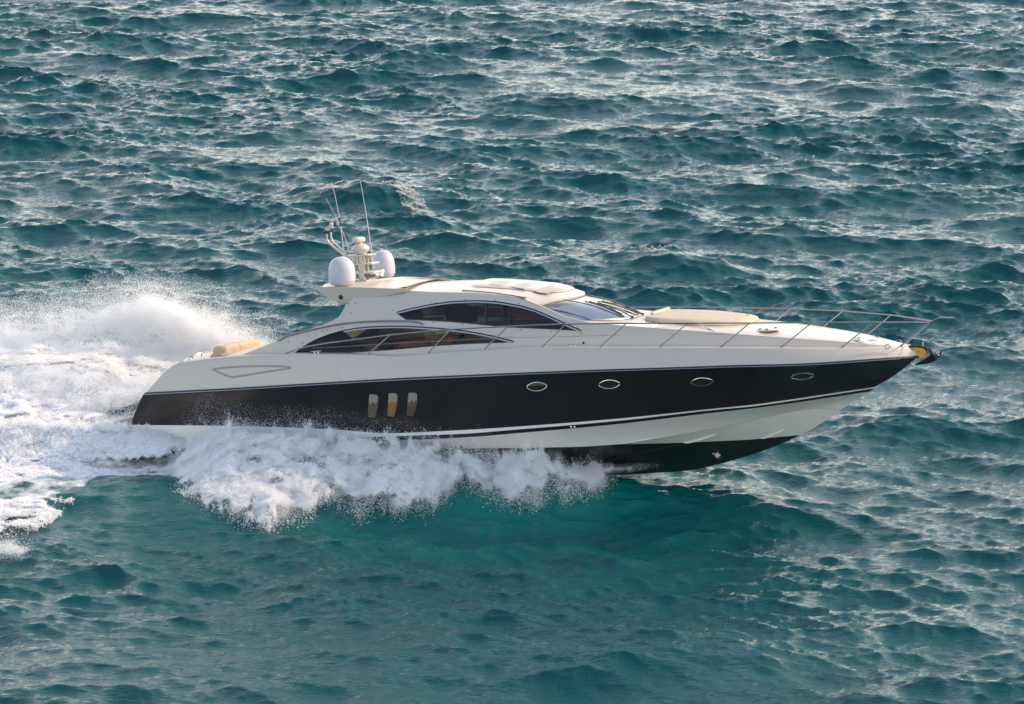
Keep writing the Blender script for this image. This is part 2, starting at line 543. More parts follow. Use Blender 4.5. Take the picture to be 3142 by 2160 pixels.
def axis(lo, hi, step_lo, step_hi, far):
    a = [lo]
    while a[-1] < hi:
        t = (a[-1]-lo)/(hi-lo); a.append(a[-1]+step_lo+(step_hi-step_lo)*t)
    up, st = [a[-1]], step_hi
    while up[-1] < far: st *= 1.18; up.append(up[-1]+st)
    dn, st = [a[0]], step_lo
    while dn[-1] > -far: st *= 1.18; dn.append(dn[-1]-st)
    return np.array(dn[:0:-1]+a+up[1:])
gx = axis(-36, 36, 0.075, 0.075, 6000)
gy = axis(-46, 98, 0.06, 0.16, 6000)
GX, GY = np.meshgrid(gx, gy, indexing='ij')
SX, SY, SZ, SC = sea_at(GX.ravel(), GY.ravel())
rr = np.hypot(GX.ravel(), GY.ravel()-25)
fd = np.clip((420-rr)/320, 0, 1)
verts = np.stack([GX.ravel()+SX*fd, GY.ravel()+SY*fd, SZ*fd], 1).astype(np.float32)
ni, nj = GX.shape
ii = (np.arange(ni-1)[:, None]*nj+np.arange(nj-1)[None, :]).ravel()
quads = np.stack([ii, ii+nj, ii+nj+1, ii+1], 1).astype(np.int32)

def fast_mesh(name, verts, quads):
    me = bpy.data.meshes.new(name)
    me.vertices.add(len(verts)); me.vertices.foreach_set('co', verts.astype(np.float32).ravel())
    k = quads.shape[1]
    me.loops.add(len(quads)*k); me.loops.foreach_set('vertex_index', quads.astype(np.int32).ravel())
    me.polygons.add(len(quads))
    me.polygons.foreach_set('loop_start', np.arange(0, len(quads)*k, k, dtype=np.int32))
    me.polygons.foreach_set('loop_total', np.full(len(quads), k, dtype=np.int32))
    me.update(calc_edges=True)
    me.shade_smooth()
    return me
sea_me = fast_mesh('sea', verts, quads)
aer = SC*0.0
_s_, _q_ = sq_of(GX.ravel(), GY.ravel())
_d = np.abs(_q_)-crest_q(_s_)
aer = np.clip((_s_+2.5)/3, 0, 1)*np.exp(-(np.clip(_d, 0, 99)/3.4)**2)*np.exp(-np.clip(_s_-3, 0, 99)/5.5)
sea_me.attributes.new('aeration', 'FLOAT', 'POINT').data.foreach_set('value', aer.astype(np.float32))
sea_me.attributes.new('foam', 'FLOAT', 'POINT').data.foreach_set('value', (
    np.clip((_s_-9.5)/3, 0, 1)*np.clip((np.interp(_s_, [9, 11, 12.5, 13.4, 13.8, 16, 30], [3.5, 4.6, 4.6, 5.2, 7.0, 9.6, 13])-_q_)/0.8, 0, 1)*np.clip((_q_+np.interp(_s_, [9, 14, 22, 40], [2.5, 6.5, 9.5, 14]))/1.2, 0, 1)).astype(np.float32))

def sea_mat():
    m = bpy.data.materials.new('sea_water'); m.use_nodes = True
    nt = m.node_tree; b = nt.nodes['Principled BSDF']; N = nt.nodes.new; K = nt.links.new
    b.inputs['IOR'].default_value = 1.35
    b.inputs['Roughness'].default_value = 0.03
    geo = N('ShaderNodeNewGeometry')
    # body colour: deep teal with slow drifts, greener where the bow has stirred air into it
    n = N('ShaderNodeTexNoise'); n.inputs['Scale'].default_value = 0.05; n.inputs['Detail'].default_value = 4
    K(geo.outputs['Position'], n.inputs['Vector'])
    c = N('ShaderNodeMix'); c.data_type = 'RGBA'
    c.inputs[6].default_value = (0.0001, 0.055, 0.064, 1); c.inputs[7].default_value = (0.0001, 0.076, 0.083, 1)
    K(n.outputs[0], c.inputs[0])
    at_ = N('ShaderNodeAttribute'); at_.attribute_name = 'aeration'
    c2 = N('ShaderNodeMix'); c2.data_type = 'RGBA'; c2.inputs[7].default_value = (0.0008, 0.175, 0.150, 1)
    K(at_.outputs['Fac'], c2.inputs[0]); K(c.outputs[2], c2.inputs[6])
    K(c2.outputs[2], b.inputs['Base Color'])
    # wind ripples below the mesh size
    mp = N('ShaderNodeMapping'); mp.inputs['Rotation'].default_value = (0, 0, math.radians(28)); mp.inputs['Scale'].default_value = (2.2, 5.2, 4.0)
    K(geo.outputs['Position'], mp.inputs['Vector'])
    r1 = N('ShaderNodeTexNoise'); r1.inputs['Scale'].default_value = 1.0; r1.inputs['Detail'].default_value = 7; r1.inputs['Roughness'].default_value = 0.66
    r1.inputs['Distortion'].default_value = 0.4
    K(mp.outputs[0], r1.inputs['Vector'])
    mp2 = N('ShaderNodeMapping'); mp2.inputs['Rotation'].default_value = (0, 0, math.radians(15)); mp2.inputs['Scale'].default_value = (9, 20, 14)
    K(geo.outputs['Position'], mp2.inputs['Vector'])
    r2 = N('ShaderNodeTexNoise'); r2.inputs['Scale'].default_value = 1.0; r2.inputs['Detail'].default_value = 3
    K(mp2.outputs[0], r2.inputs['Vector'])
    ad = N('ShaderNodeMath'); ad.operation = 'MULTIPLY_ADD'; ad.inputs[1].default_value = 0.22
    K(r2.outputs[0], ad.inputs[0]); K(r1.outputs[0], ad.inputs[2])
    bp = N('ShaderNodeBump'); bp.inputs['Strength'].default_value = 1.0; bp.inputs['Distance'].default_value = 0.058
    K(ad.outputs[0], bp.inputs['Height']); K(bp.outputs[0], b.inputs['Normal'])
    # lacy foam where the wake has been
    fa = N('ShaderNodeAttribute'); fa.attribute_name = 'foam'
    fn = N('ShaderNodeTexNoise'); fn.inputs['Scale'].default_value = 1.1; fn.inputs['Detail'].default_value = 8; fn.inputs['Roughness'].default_value = 0.62
    K(geo.outputs['Position'], fn.inputs['Vector'])
    su = N('ShaderNodeMath'); su.operation = 'MULTIPLY_ADD'; su.inputs[1].default_value = 0.65; K(fa.outputs['Fac'], su.inputs[0]); K(fn.outputs[0], su.inputs[2])
    fr_ = N('ShaderNodeMapRange'); fr_.inputs[1].default_value = 1.02; fr_.inputs[2].default_value = 1.22; K(su.outputs[0], fr_.inputs[0])
    df = N('ShaderNodeBsdfDiffuse'); df.inputs[0].default_value = (0.78, 0.80, 0.80, 1); K(bp.outputs[0], df.inputs['Normal'])
    ms = N('ShaderNodeMixShader'); K(fr_.outputs[0], ms.inputs[0]); K(b.outputs[0], ms.inputs[1]); K(df.outputs[0], ms.inputs[2])
    K(ms.outputs[0], nt.nodes['Material Output'].inputs[0])
    return m
sea_me.materials.append(sea_mat())
sea = bpy.data.objects.new('sea', sea_me); C.objects.link(sea)
tag(sea, 'choppy teal sea with pale sky reflections on its wave backs', kind='structure')

# ---------------------------------------------------------------- hull lines, measured on the near side
yR = pchip([-13.6, -13.1, -10, -6, -2, 0.4, 2, 3.5, 5, 6.2, 6.9, 7.35], [2.42, 2.48, 2.66, 2.78, 2.82, 2.78, 2.64, 2.36, 1.85, 1.20, 0.62, 0.05])
gin = pchip([-13, 4, 7], [0.10, 0.10, 0.10])
yG = lambda x: np.maximum(yR(x)-gin(x), 0.12)
yB = pchip([-13.8, -8, -4, -2, 0, 2, 3.2, 4, 5, 5.7, 6.12], [2.36, 2.55, 2.58, 2.50, 2.30, 1.90, 1.50, 1.15, 0.66, 0.28, 0.02])
yC = pchip([-13.6, -5, -0.2, 2.2, 4.3, 5.28], [2.22, 2.25, 1.95, 1.35, 0.50, 0.02])
pxR = [(448, 1208), (700, 1195), (1000, 1177), (1301, 1160), (1700, 1143), (2200, 1126), (2501, 1117), (2700, 1103), (2818, 1094)]
pxG = [(545, 1115), (647, 1101.5), (754, 1093.5), (868, 1088.5), (1000, 1088), (1122, 1091), (1217, 1094.7), (1310, 1087.7), (1450, 1078), (1620, 1069), (1900, 1068), (2320, 1068.6), (2577, 1069.5), (2698, 1067), (2778, 1066)]
pxB = [(401, 1304), (647, 1306), (1000, 1316), (1120, 1325), (1199, 1329.6), (1392, 1321), (1600, 1308), (1901, 1284), (2200, 1253), (2300, 1243), (2411, 1228), (2550, 1207.5), (2682, 1188)]
pxT = [(401, 1385), (1000, 1350), (1199, 1338.5), (1392, 1332), (1600, 1316.5), (1901, 1290.5), (2200, 1257), (2300, 1247.7), (2411, 1232.5), (2550, 1211.5), (2680, 1191.5)]
pxS = [(401, 1402), (1000, 1364), (1199, 1353), (1392, 1344), (1600, 1328), (1901, 1300.5), (2200, 1265), (2300, 1254), (2411, 1239.5), (2550, 1219), (2668, 1201)]
LR, LG, LB = trace(pxR, yR), trace(pxG, yG), trace(pxB, yB)
LT, LS = trace(pxT, lambda x: yB(x)+0.02), trace(pxS, lambda x: yB(x))
zR, zG, zB, zT_, zS = [pchip(l[:, 0], l[:, 2]) for l in (LR, LG, LB, LT, LS)]
stem = np.array([at(u, v, 0) for u, v in [(2818, 1096), (2692, 1186), (2640, 1219), (2583, 1256), (2501.5, 1310), (2456, 1335), (2351, 1379.6), (2200, 1425.4), (2112, 1443.7), (1989, 1452)]])
LC = trace([(1901, 1362), (2200, 1313), (2501, 1253)], yC)
zC = pchip(np.r_[-13.6, -5, LC[:, 0], stem[3, 0]], np.r_[0.5, 0.80, LC[:, 2], stem[3, 2]])
zK = pchip(np.r_[-13.6, -6, stem[2:, 0]], np.r_[-0.25, -0.12, stem[2:, 2]])
zBoot = lin(*trace([(1362, 1374), (1600, 1373), (1781, 1370.7), (1901, 1362), (2112, 1358), (2300, 1349), (2456, 1335)], lambda x: pchip([-5, -1, 0, 2, 3, 4.2], [2.2, 2.05, 1.75, .95, .45, 0.0])(x))[:, [0, 2]].T)

def yhull(x, z):
    """half-beam of the black topside at height z"""
    f = np.clip((z-zB(x))/(zR(x)-zB(x)+1e-6), -0.2, 1.1)
    p = np.interp(x, [-2, 5], [1.0, 1.22])
    return yB(x)+(yR(x)-yB(x))*np.sign(f)*np.abs(f)**p
def ytop(x, z):
    f = np.clip((z-zR(x))/(zG(x)-zR(x)+1e-6), 0, 1.1)
    return yR(x)+(yG(x)-yR(x))*f**1.5

yacht = boat_thing('yacht', 'long white and black motor yacht speeding to the right', 'motor yacht')

def mapped(px, yf):
    return np.array([on(u, v, yf) for u, v in px])

# --- black topside with openings for three hull windows
win_px = [[(1127, 1213), (1133, 1209.5), (1155, 1210.5), (1160.5, 1217), (1160, 1243), (1151, 1278), (1146, 1283), (1125, 1281), (1121, 1275)],
          [(1187, 1209), (1193, 1206), (1214, 1206.5), (1219.5, 1213), (1218.5, 1240), (1211, 1275), (1206, 1280), (1184, 1278), (1180.5, 1271)],
          [(1248, 1207), (1254, 1204), (1274, 1204.5), (1280, 1211), (1279, 1240), (1270, 1274), (1265, 1279), (1243, 1277), (1239.5, 1270)]]
hull_wins = [mapped(w, yhull) for w in win_px]
sil_low = np.array([on(u, v, yhull) for u, v in [(438.5, 1214), (427, 1234), (417, 1258), (409, 1280), (401, 1304)]])
xs = np.linspace(sil_low[0, 0]+0.02, 7.30, 150)
top_edge = np.stack([xs, zR(xs)-0.012], 1)
xb = np.linspace(sil_low[-1, 0]+0.02, LB[-1, 0], 140)[::-1]
outer = np.concatenate([top_edge, [[6.9, stem[0, 2]*0.62+stem[1, 2]*0.38-0.03], [6.55, stem[0, 2]*0.3+stem[1, 2]*0.7-0.02]], np.stack([xb, zB(xb)], 1), sil_low[1:-1][::-1][:, [0, 2]]])
V, T = cdt(outer, [w[:, [0, 2]] for w in hull_wins], 0.14)
hb = MB()
P = np.stack([V[:, 0], -np.maximum(yhull(V[:, 0], V[:, 1]), 0.012), V[:, 1]], 1)
nrm = np.cross(P[T[:, 1]]-P[T[:, 0]], P[T[:, 2]]-P[T[:, 0]])
T = np.where((nrm[:, 1] > 0)[:, None], T[:, ::-1], T)
hb.add(P, T, 0)
# --- white step, dark stripe, lower white band, bottom
def row(x0, x1, yf, zf, n=150):
    x = x0+(x1-x0)*np.linspace(0, 1, n)
    return np.stack([x, -np.maximum(yf(x), 0.004), zf(x)], 1)
xa = sil_low[-1, 0]+0.02
rB = row(xa, LB[-1, 0], yB, zB)
rT = row(xa, LT[-1, 0], lambda x: yB(x)+0.035, zT_)
rS = row(xa, LS[-1, 0], lambda x: yB(x)+0.01, zS)
rS2 = row(xa, LS[-1, 0], lambda x: yB(x)-0.01, lambda x: zS(x)-0.004)
rC = row(xa, stem[3, 0], yC, zC)
rCi = row(xa, stem[3, 0], lambda x: yC(x)-0.05, lambda x: zC(x)-0.012)
rK = row(xa, stem[3, 0], lambda x: 0*x, zK)
hb.grid(np.array([rB, rT]), 1, flip=True)
hb.grid(np.array([rT, rS]), 2, flip=True)
mid = lambda a, b, n, bow: np.array([a*(1-t)+b*t+np.outer(np.sin(math.pi*t)*np.linspace(0, 1, len(a))**1.2, [0, bow, 0]) for t in np.linspace(0, 1, n)])
hb.grid(mid(rS, rC, 9, 0.05), 3, flip=True)
hb.grid(np.array([rC, rCi]), 3, flip=True)
hb.grid(mid(rCi, rK, 17, -0.0), 3, flip=True)
hb.mirror()
# transom, rounded into the sides
zs_ = np.linspace(0, 1, 9)
silx = pchip(sil_low[:, 2], sil_low[:, 0])
rows = []
for t in zs_:
    z = 0.3+(sil_low[0, 2]-0.3)*t
    xe = float(silx(max(z, sil_low[-1, 2])))
    ye = float(yhull(xe, max(z, sil_low[-1, 2])))-0.0
    s = np.linspace(-1, 1, 41)
    rows.append(np.stack([xe-0.30*(1-np.abs(s)**3.2)+0.0*s, s*ye, np.full(41, z)], 1))
hb.grid(np.array(rows), 0)
hull = hb.build('hull', [M['black'], M['hull_white'], M['stripe'], None], yacht, angle=28)

def lower_mat():
    """white lower band above the boot-top line, black antifouling below it"""
    m = mat('lower_hull_paint', (0.66, 0.665, 0.63), 0.35)
    nt = m.node_tree; b = nt.nodes['Principled BSDF']
    a = nt.nodes.new('ShaderNodeAttribute'); a.attribute_name = 'boot'
    r = nt.nodes.new('ShaderNodeMapRange'); r.inputs[1].default_value = -0.006; r.inputs[2].default_value = 0.006
    nt.links.new(a.outputs['Fac'], r.inputs[0])
    tc = nt.nodes.new('ShaderNodeTexCoord')
    n = nt.nodes.new('ShaderNodeTexNoise'); n.inputs['Scale'].default_value = 1.3; n.inputs['Detail'].default_value = 7
    nt.links.new(tc.outputs['Object'], n.inputs['Vector'])
    w = nt.nodes.new('ShaderNodeMix'); w.data_type = 'RGBA'
    w.inputs[6].default_value = (0.70, 0.65, 0.575, 1); w.inputs[7].default_value = (0.78, 0.725, 0.645, 1)
    nt.links.new(n.outputs[0], w.inputs[0])
    k = nt.nodes.new('ShaderNodeMix'); k.data_type = 'RGBA'
    k.inputs[6].default_value = (0.009, 0.009, 0.011, 1); k.inputs[7].default_value = (0.02, 0.02, 0.022, 1)
    nt.links.new(n.outputs[0], k.inputs[0])
    x = nt.nodes.new('ShaderNodeMix'); x.data_type = 'RGBA'
    nt.links.new(r.outputs[0], x.inputs[0]); nt.links.new(k.outputs[2], x.inputs[6]); nt.links.new(w.outputs[2], x.inputs[7])
    nt.links.new(x.outputs[2], b.inputs['Base Color'])
    b.inputs['Roughness'].default_value = 0.3
    return m
me = hull.data
me.materials[3] = lower_mat()
co = np.empty(len(me.vertices)*3); me.vertices.foreach_get('co', co); co = co.reshape(-1, 3)
me.attributes.new('boot', 'FLOAT', 'POINT').data.foreach_set('value', (co[:, 2]-zBoot(co[:, 0])).astype(np.float32))

# spray strakes on the bottom
def on_bottom(x, f):
    """point on the near bottom panel, f = 0 at the chine, 1 at the keel"""
    c = np.array([x, -max(float(yC(x)), .004), float(zC(x))]); k = np.array([x, 0, float(zK(x))])
    return c*(1-f)+k*f
def bottom_y(x, z):
    zc, zk = float(zC(x)), float(zK(x))
    return float(np.clip((z-zk)/(zc-zk+1e-6), 0, 1))*float(yC(x))
for seg in ([(1898, 1362), (1980, 1347), (2060, 1331)], [(2097, 1358.5), (2113, 1358), (2160, 1345), (2204, 1331)], [(2333, 1345), (2346, 1344), (2380, 1330), (2412, 1317)],
            [(1840, 1417), (1990, 1384), (2110, 1359)]):
    p = mapped(seg, bottom_y)
    p = resample(p, 0.08, closed=False)
    n = len(p); w = 0.045*np.sin(np.linspace(0.25, math.pi*0.97, n))
    out = p+np.stack([0*w, -w*0.9, -w*0.55], 1); up = p+np.stack([0*w, 0*w-0.004, w*0.9], 1)
    sb = MB(); sb.grid(np.array([up, out, p-np.stack([0*w, 0*w, w*.4], 1)]), 0, flip=True); dark = seg[0][1] > 1380
    sb.pair('spray_strake', M['antifoul'] if dark else M['hull_white'], hull)

# --- rub rail
x = np.linspace(LR[0, 0]-0.02, 7.33, 110)
p = np.stack([x, -(yR(x)+0.012), zR(x)], 1)
rb = MB(); rb.tube(p, 0.036, 0, 8); rb.tube(p+[0, -0.03, -0.012], 0.012, 1, 6); 
rb.pair('rub_rail', [M['rubber'], M['steel']], yacht)

# ---------------------------------------------------------------- deck moulding
sil_up = np.array([on(u, v, ytop) for u, v in [(448, 1207), (463, 1187), (481.5, 1167), (497, 1150), (513.5, 1135), (530, 1123), (545, 1115)]])
fr = (sil_up[:, 2]-zR(sil_up[:, 0]))/(zG(sil_up[:, 0])-zR(sil_up[:, 0]))
xaft = pchip(np.r_[0.0, fr[1:-1], 1.0], sil_up[:, 0])
xfor = pchip([0, 0.5, 1], [7.33, 7.26, LG[-1, 0]+0.02])
db = MB()
# near topside with a sunk triangular vent panel
NT, NR = 170, 14
t = np.linspace(0, 1, NT)
rows = []
for f in np.linspace(0.0, 1, NR):
    x = float(xaft(f))+(float(xfor(f))-float(xaft(f)))*t
    z = zR(x)+(zG(x)-zR(x))*f
    y = yR(x)+(yG(x)-yR(x))*f**1.5
    rows.append(np.stack([x, -y, z], 1))
# rounded gunwale lip
G = rows[-1]
rows += [G+[0, 0.012, 0.014], G+[0, 0.04, 0.02]]
db.grid(np.array(rows), 0)
db.mirror()
wd = lambda x: np.interp(x, [-13, 2.5, 6.2, 7.2], [0.42, 0.42, 0.2, 0.08])
yD = lambda x: np.maximum(yG(x)-wd(x), 0.03)
zD = lambda x: zG(x)+0.02
# side decks
x = np.linspace(sil_up[-1, 0], LG[-1, 0]+0.02, 150)
db.grid(np.array([np.stack([x, -(yG(x)-0.04), zD(x)], 1), np.stack([x, -yD(x)+0.02, zD(x)-0.004], 1)]), 0)
db.grid(np.array([np.stack([x, (yG(x)-0.04), zD(x)], 1), np.stack([x, yD(x)-0.02, zD(x)-0.004], 1)]), 0, flip=True)
# blunt nose between the two sides
nose = np.array([r[-1] for r in rows])
s = np.linspace(-1, 1, 9)
db.grid(np.array([np.stack([np.full(9, q[0])+0.03*(1-s*s), s*abs(q[1]), np.full(9, q[2])], 1) for q in nose]), 0, flip=True)
# upper transom and aft deck
rows_t = []
for f in np.linspace(0, 1, 12):
    xe = float(xaft(f)); z = float(zR(xe)+(zG(xe)-zR(xe))*f); ye = float(yR(xe)+(yG(xe)-yR(xe))*f**1.5)
    s = np.linspace(-1, 1, 41)
    rows_t.append(np.stack([xe-0.28*(1-np.abs(s)**3.2), s*ye, np.full(41, z)], 1))
db.grid(np.array(rows_t), 0)
xe = np.linspace(sil_up[-1, 0]-0.02, -9.0, 20)
s = np.linspace(-1, 1, 21)
db.grid(np.array([np.stack([np.full(21, a)-0.26*(1-np.abs(s)**3.2)*(a < -12.1), s*float(yD(a)), float(zD(a))+0.05*(1-s**2)], 1) for a in xe]), 0)
# cockpit sole
db.grid(np.array([[[-9.0, -2.1, 2.75], [-9.0, 2.1, 2.75]], [[-6.3, -2.1, 2.75], [-6.3, 2.1, 2.75]]]), 0)
db.grid(np.array([[[-9.0, -2.1, 2.75], [-9.0, 2.1, 2.75]], [[-9.0, -2.1, 3.7], [-9.0, 2.1, 3.7]]]), 0)

# --- line of the cabin top edge and coaming
pxT = [(740, 1090), (855, 1044), (905, 1024), (985, 998.5), (1018, 985), (1039, 973), (1049, 958), (1063, 931.5), (1085, 914), (1130, 903), (1237, 893), (1326, 896), (1422, 898), (1517, 904.5), (1580, 912), (1620, 922), (1660, 938), (1739, 973), (1803, 989), (1867, 995), (1930, 1000), (2058, 1009.6), (2217, 1021), (2379, 1034), (2539, 1045), (2618, 1051), (2698, 1059), (2762, 1064.5)]
def yside(x, z):
    h = np.clip(z-zD(x), 0, 2.2)
    k = np.interp(x, [-1, 2, 6], [1.0, 1.0, 0.7])
    return np.maximum(yD(x)-k*(0.14*h+0.13*h*h), 0.02)
LTop = mapped(pxT, yside)
_o = np.argsort(LTop[:, 0])
zTop = lin(LTop[_o, 0], LTop[_o, 2])
XA = LTop[0, 0]
XE = LTop[-1, 0]

# foredeck crown between the two coaming tops
crown = pchip([-2.5, -1, -0.2, 0.6, 2, 4, 5.5, 6.5, 7.1], [0.0, 0.0, 0.015, 0.08, 0.13, 0.12, 0.08, 0.045, 0.02])
zfd_edge = lambda x: np.where(np.asarray(x) < -0.75, float(zTop(-0.75))+(-0.75-np.asarray(x))*0.10, zTop(x))
def zfore(x, y):
    ye = np.maximum(yside(x, zfd_edge(x)), 0.05)
    return zfd_edge(x)+crown(x)*(1-np.clip(np.abs(y)/ye, 0, 1)**4)
xf = np.linspace(-2.0, XE, 90)
s = np.linspace(-1, 1, 41)
rows = []
for a in xf:
    ye = float(yside(a, zfd_edge(a)))
    if a < -0.75: ye = min(ye, float(yside(-0.75, zfd_edge(-0.75)))-0.10-0.28*(-0.75-a))
    rows.append(np.stack([np.full(41, a), s*ye, zfore(a, s*ye)], 1))
db.grid(np.array(rows), 0)
# nose deck ahead of the coaming
xn = np.linspace(XE, LG[-1, 0]+0.03, 6)
db.grid(np.array([np.stack([np.full(9, a), np.linspace(-1, 1, 9)*float(yG(a)-0.03), np.full(9, float(zD(a))+0.004)], 1) for a in xn]), 0)
deck = db.build('deck', M['white'], yacht, angle=32)

# ---------------------------------------------------------------- cabin sides with window openings
up_px = [(1218, 958.6), (1262, 947), (1326, 934), (1380, 926.5), (1422, 924), (1456, 923), (1491, 924), (1530, 927), (1563.6, 932.5), (1600, 939.5), (1640, 951), (1680, 968), (1717, 985), (1750, 1000), (1783, 1014), (1740, 1011), (1660, 1007), (1549, 1002), (1470, 994), (1390, 986.5), (1300, 981.5), (1246, 979), (1230, 968)]
lo_px = [(904, 1085), (931, 1065), (952, 1052), (976, 1040), (1013, 1026), (1055, 1014), (1095, 1007.5), (1135, 1003.5), (1199, 1001), (1250, 1001.5), (1294, 1004), (1350, 1008), (1409, 1013.5), (1460, 1021), (1517, 1032.5), (1577, 1047.5), (1550, 1049), (1517, 1050.5), (1440, 1053), (1358, 1058), (1280, 1064.5), (1199, 1072), (1100, 1079), (1007, 1083.5), (950, 1085)]
UPW, LOW = mapped(up_px, yside), mapped(lo_px, yside)
xs = np.linspace(XA, XE, 260)
topc = np.stack([LTop[_o, 0], LTop[_o, 2]], 1)
bx = np.linspace(XE, XA, 160)[1:-1]
outer = np.concatenate([topc, np.stack([bx, zD(bx)-0.01], 1)])
V, T = cdt(outer, [UPW[:, [0, 2]], LOW[:, [0, 2]]], 0.13)
P = np.stack([V[:, 0], -yside(V[:, 0], V[:, 1]), V[:, 1]], 1)
nrm = np.cross(P[T[:, 1]]-P[T[:, 0]], P[T[:, 2]]-P[T[:, 0]])
T = np.where((nrm[:, 1] > 0)[:, None], T[:, ::-1], T)
cb = MB()
V3, F3 = thick(P, T, (0, 0.055, 0))
cb.add(V3, F3, 0)
cb.mirror()
# aft bulkhead with dark glazed doors sits inside the wings
cabin = cb.build('cabin', M['white'], yacht, angle=30)
bk = MB()
bk.grid(np.array([[[-6.6, -1.95, 2.7], [-6.6, 1.95, 2.7]], [[-6.6, -1.75, 4.6], [-6.6, 1.75, 4.6]], [[-6.9, -1.6, 5.0], [-6.9, 1.6, 5.0]]]), 0)
bk.build('aft_doors', M['screen'], cabin)

# glass, gasket and chrome of the side windows (near and far)
def offset_side(pts, d):
    q = np.array(pts, float); q[:, 1] += d; return q
for side in (1, -1):
    for nm, W, topn, mull in (('upper_side_window', UPW, (0, 14), [(1490.6, 923.6, 994), (1563.6, 932, 1002)]), ('lower_side_window', LOW, (5, 15), [(1409, 1013, 1054.5)])):
        V, T = cdt(W[:, [0, 2]], [], 0.16)
        P = np.stack([V[:, 0], -yside(V[:, 0], V[:, 1])+0.022, V[:, 1]], 1)
        if side < 0: P[:, 1] *= -1
        g = MB(); g.add(P, [list(q) for q in T])
        win = g.build(nm, (M['farglass'] if nm[0] == 'u' else M['farlow']) if side < 0 else M['tint'] if nm[0] == 'u' else M['amber_glow'], yacht)
        fr_ = MB()
        loop = resample(W, 0.06); loop = np.concatenate([loop, loop[:1]])
        q = offset_side(loop, 0.004); q[:, 1] *= side
        fr_.tube(q, 0.022, 0, 6)
        for (u, v0, v1) in mull:
            a = on(u, v0+3, yside); b = on(u, v1-1, yside)
            pts = np.linspace(a, b, 6); pts[:, 1] = -yside(pts[:, 0], pts[:, 2])+0.012
            pts[:, 1] *= side
            w = 0.034 if u < 1560 else 0.024
            if nm[0] == 'l': w = 0.008
            fr_.grid(np.array([pts+[-w, -0.012*side, 0], pts+[w, -0.012*side, 0]]), 0)
            fr_.grid(np.array([pts+[-w, 0.02*side, 0], pts+[w, 0.02*side, 0]]), 0)
        fr_.build('window_frame', M['rubber'], win)
        ch = MB()
        tp = resample(W[topn[0]:topn[1]+1], 0.08, closed=False)
        tp[:, 2] -= 0.030
        tp[:, 1] = -yside(tp[:, 0], tp[:, 2])-0.012
        tp[:, 1] *= side
        ch.tube(tp, 0.021, 0, 6)
        ch.build('chrome_trim', M['chrome'], win)
        if nm[0] == 'l':
            dk = mapped([(904, 1085), (931, 1065), (976, 1040), (1013, 1026), (1055, 1014), (1062, 1022), (1085, 1044), (1110, 1060), (1130, 1076), (1007, 1083.5)], yside)
            V, T = cdt(dk[:, [0, 2]], [], 0.16)
            P = np.stack([V[:, 0], -yside(V[:, 0], V[:, 1])+0.010, V[:, 1]], 1)
            P[:, 1] *= side
            q = MB(); q.add(P, [list(t) for t in T]); q.build('dark_panel', M['blackglass'], win)
# handrail strip along the step of the wing
hp = mapped([(855, 1045), (880, 1030.5), (930, 1017), (991.5, 1003.5), (1030, 996), (1071, 990.5), (1130, 986), (1199, 984), (1250, 984.8), (1278, 987), (1292, 991), (1299, 995)], yside)
hp = resample(hp, 0.1, closed=False); hp[:, 1] -= 0.045
g = MB(); g.tube(hp, 0.024, 0, 8)
for i in (2, len(hp)//3, 2*len(hp)//3, len(hp)-2): g.tube([hp[i], hp[i]+[0, 0.05, -0.01]], 0.014, 0, 6)
g.pair('grab_rail', M['darksteel'], yacht)
# fine joint between the coaming and the deck moulding
q = mapped([(1545, 1036), (1640, 1034.5), (1760, 1032), (1900, 1028), (2060, 1024), (2217, 1026), (2339, 1033)], yside)
q = resample(q, 0.15, closed=False); q[:, 1] += 0.002
g = MB(); g.tube(q, 0.006, 0, 6); g.pair('panel_joint', M['darksteel'], cabin)
# small studs along the mouldings
for u, v in [(928, 1052), (950, 1032), (970, 1026), (992, 1016), (1005, 1013), (1050, 1004.5), (885, 1049), (1077, 960), (1204, 951), (1070, 932), (1090, 931), (1337, 929), (1428, 920), (1519, 921), (1592, 932), (1329, 988), (1420, 995), (1600, 1011), (1691, 1018), (1784, 1024), (1789, 1052)]:
    p = on(u, v, yside)
    g = MB(); g.ell(p+[0, -0.004, 0], (0.016, 0.01, 0.016), seg=8)
    g.pair('stud', M['rubber'], cabin)

# ---------------------------------------------------------------- roof
zc_sil = np.array([at(u, v, 0.25) for u, v in [(1402, 860.5), (1517, 860.5), (1580, 864), (1675.6, 872.6), (1730, 880)]])
XRF = float(at(1774, 906, 0)[0])                    # roof brow at the centre line
zcen = pchip(np.r_[-8.2, -6.5, zc_sil[:, 0], XRF], np.r_[5.12, 5.28, zc_sil[:, 2], at(1774, 906, 0)[2]+0.03])
xs_e = LTop[8:16]
zRe = pchip(np.r_[xs_e[:, 0], -2.35, -1.4], np.r_[xs_e[:, 2], at(1640, 928, -1.55)[2], 4.52])
def yRe(x): return yside(np.minimum(x, -2.3), zRe(np.minimum(x, -2.3)))-0.0
def zroof(x, y):
    ye = yRe(x)
    return zRe(x)+(zcen(x)-zRe(x))*(1-np.clip(np.abs(y)/ye, 0, 1)**2.2)
XNE = float(at(1641, 926, -1.55)[0])
def xbrow(s): return XRF-(XRF-XNE)*np.abs(s)**2.3
s = np.linspace(-1, 1, 49)
rows = []
XRA = -7.75
for t in np.linspace(0, 1, 40):
    x = XRA+(xbrow(s)-XRA)*t
    y = s*yRe(x)
    rows.append(np.stack([x, y, zroof(x, y)], 1))
e = rows[-1]
lip = e.copy(); lip[:, 0] += 0.035; lip[:, 2] -= 0.03
lip2 = e.copy(); lip2[:, 0] += 0.02; lip2[:, 2] -= 0.085
under = [r+[0, 0, -0.10] for r in rows[::-1]]
for u_ in under: u_[:, 1] *= 0.97
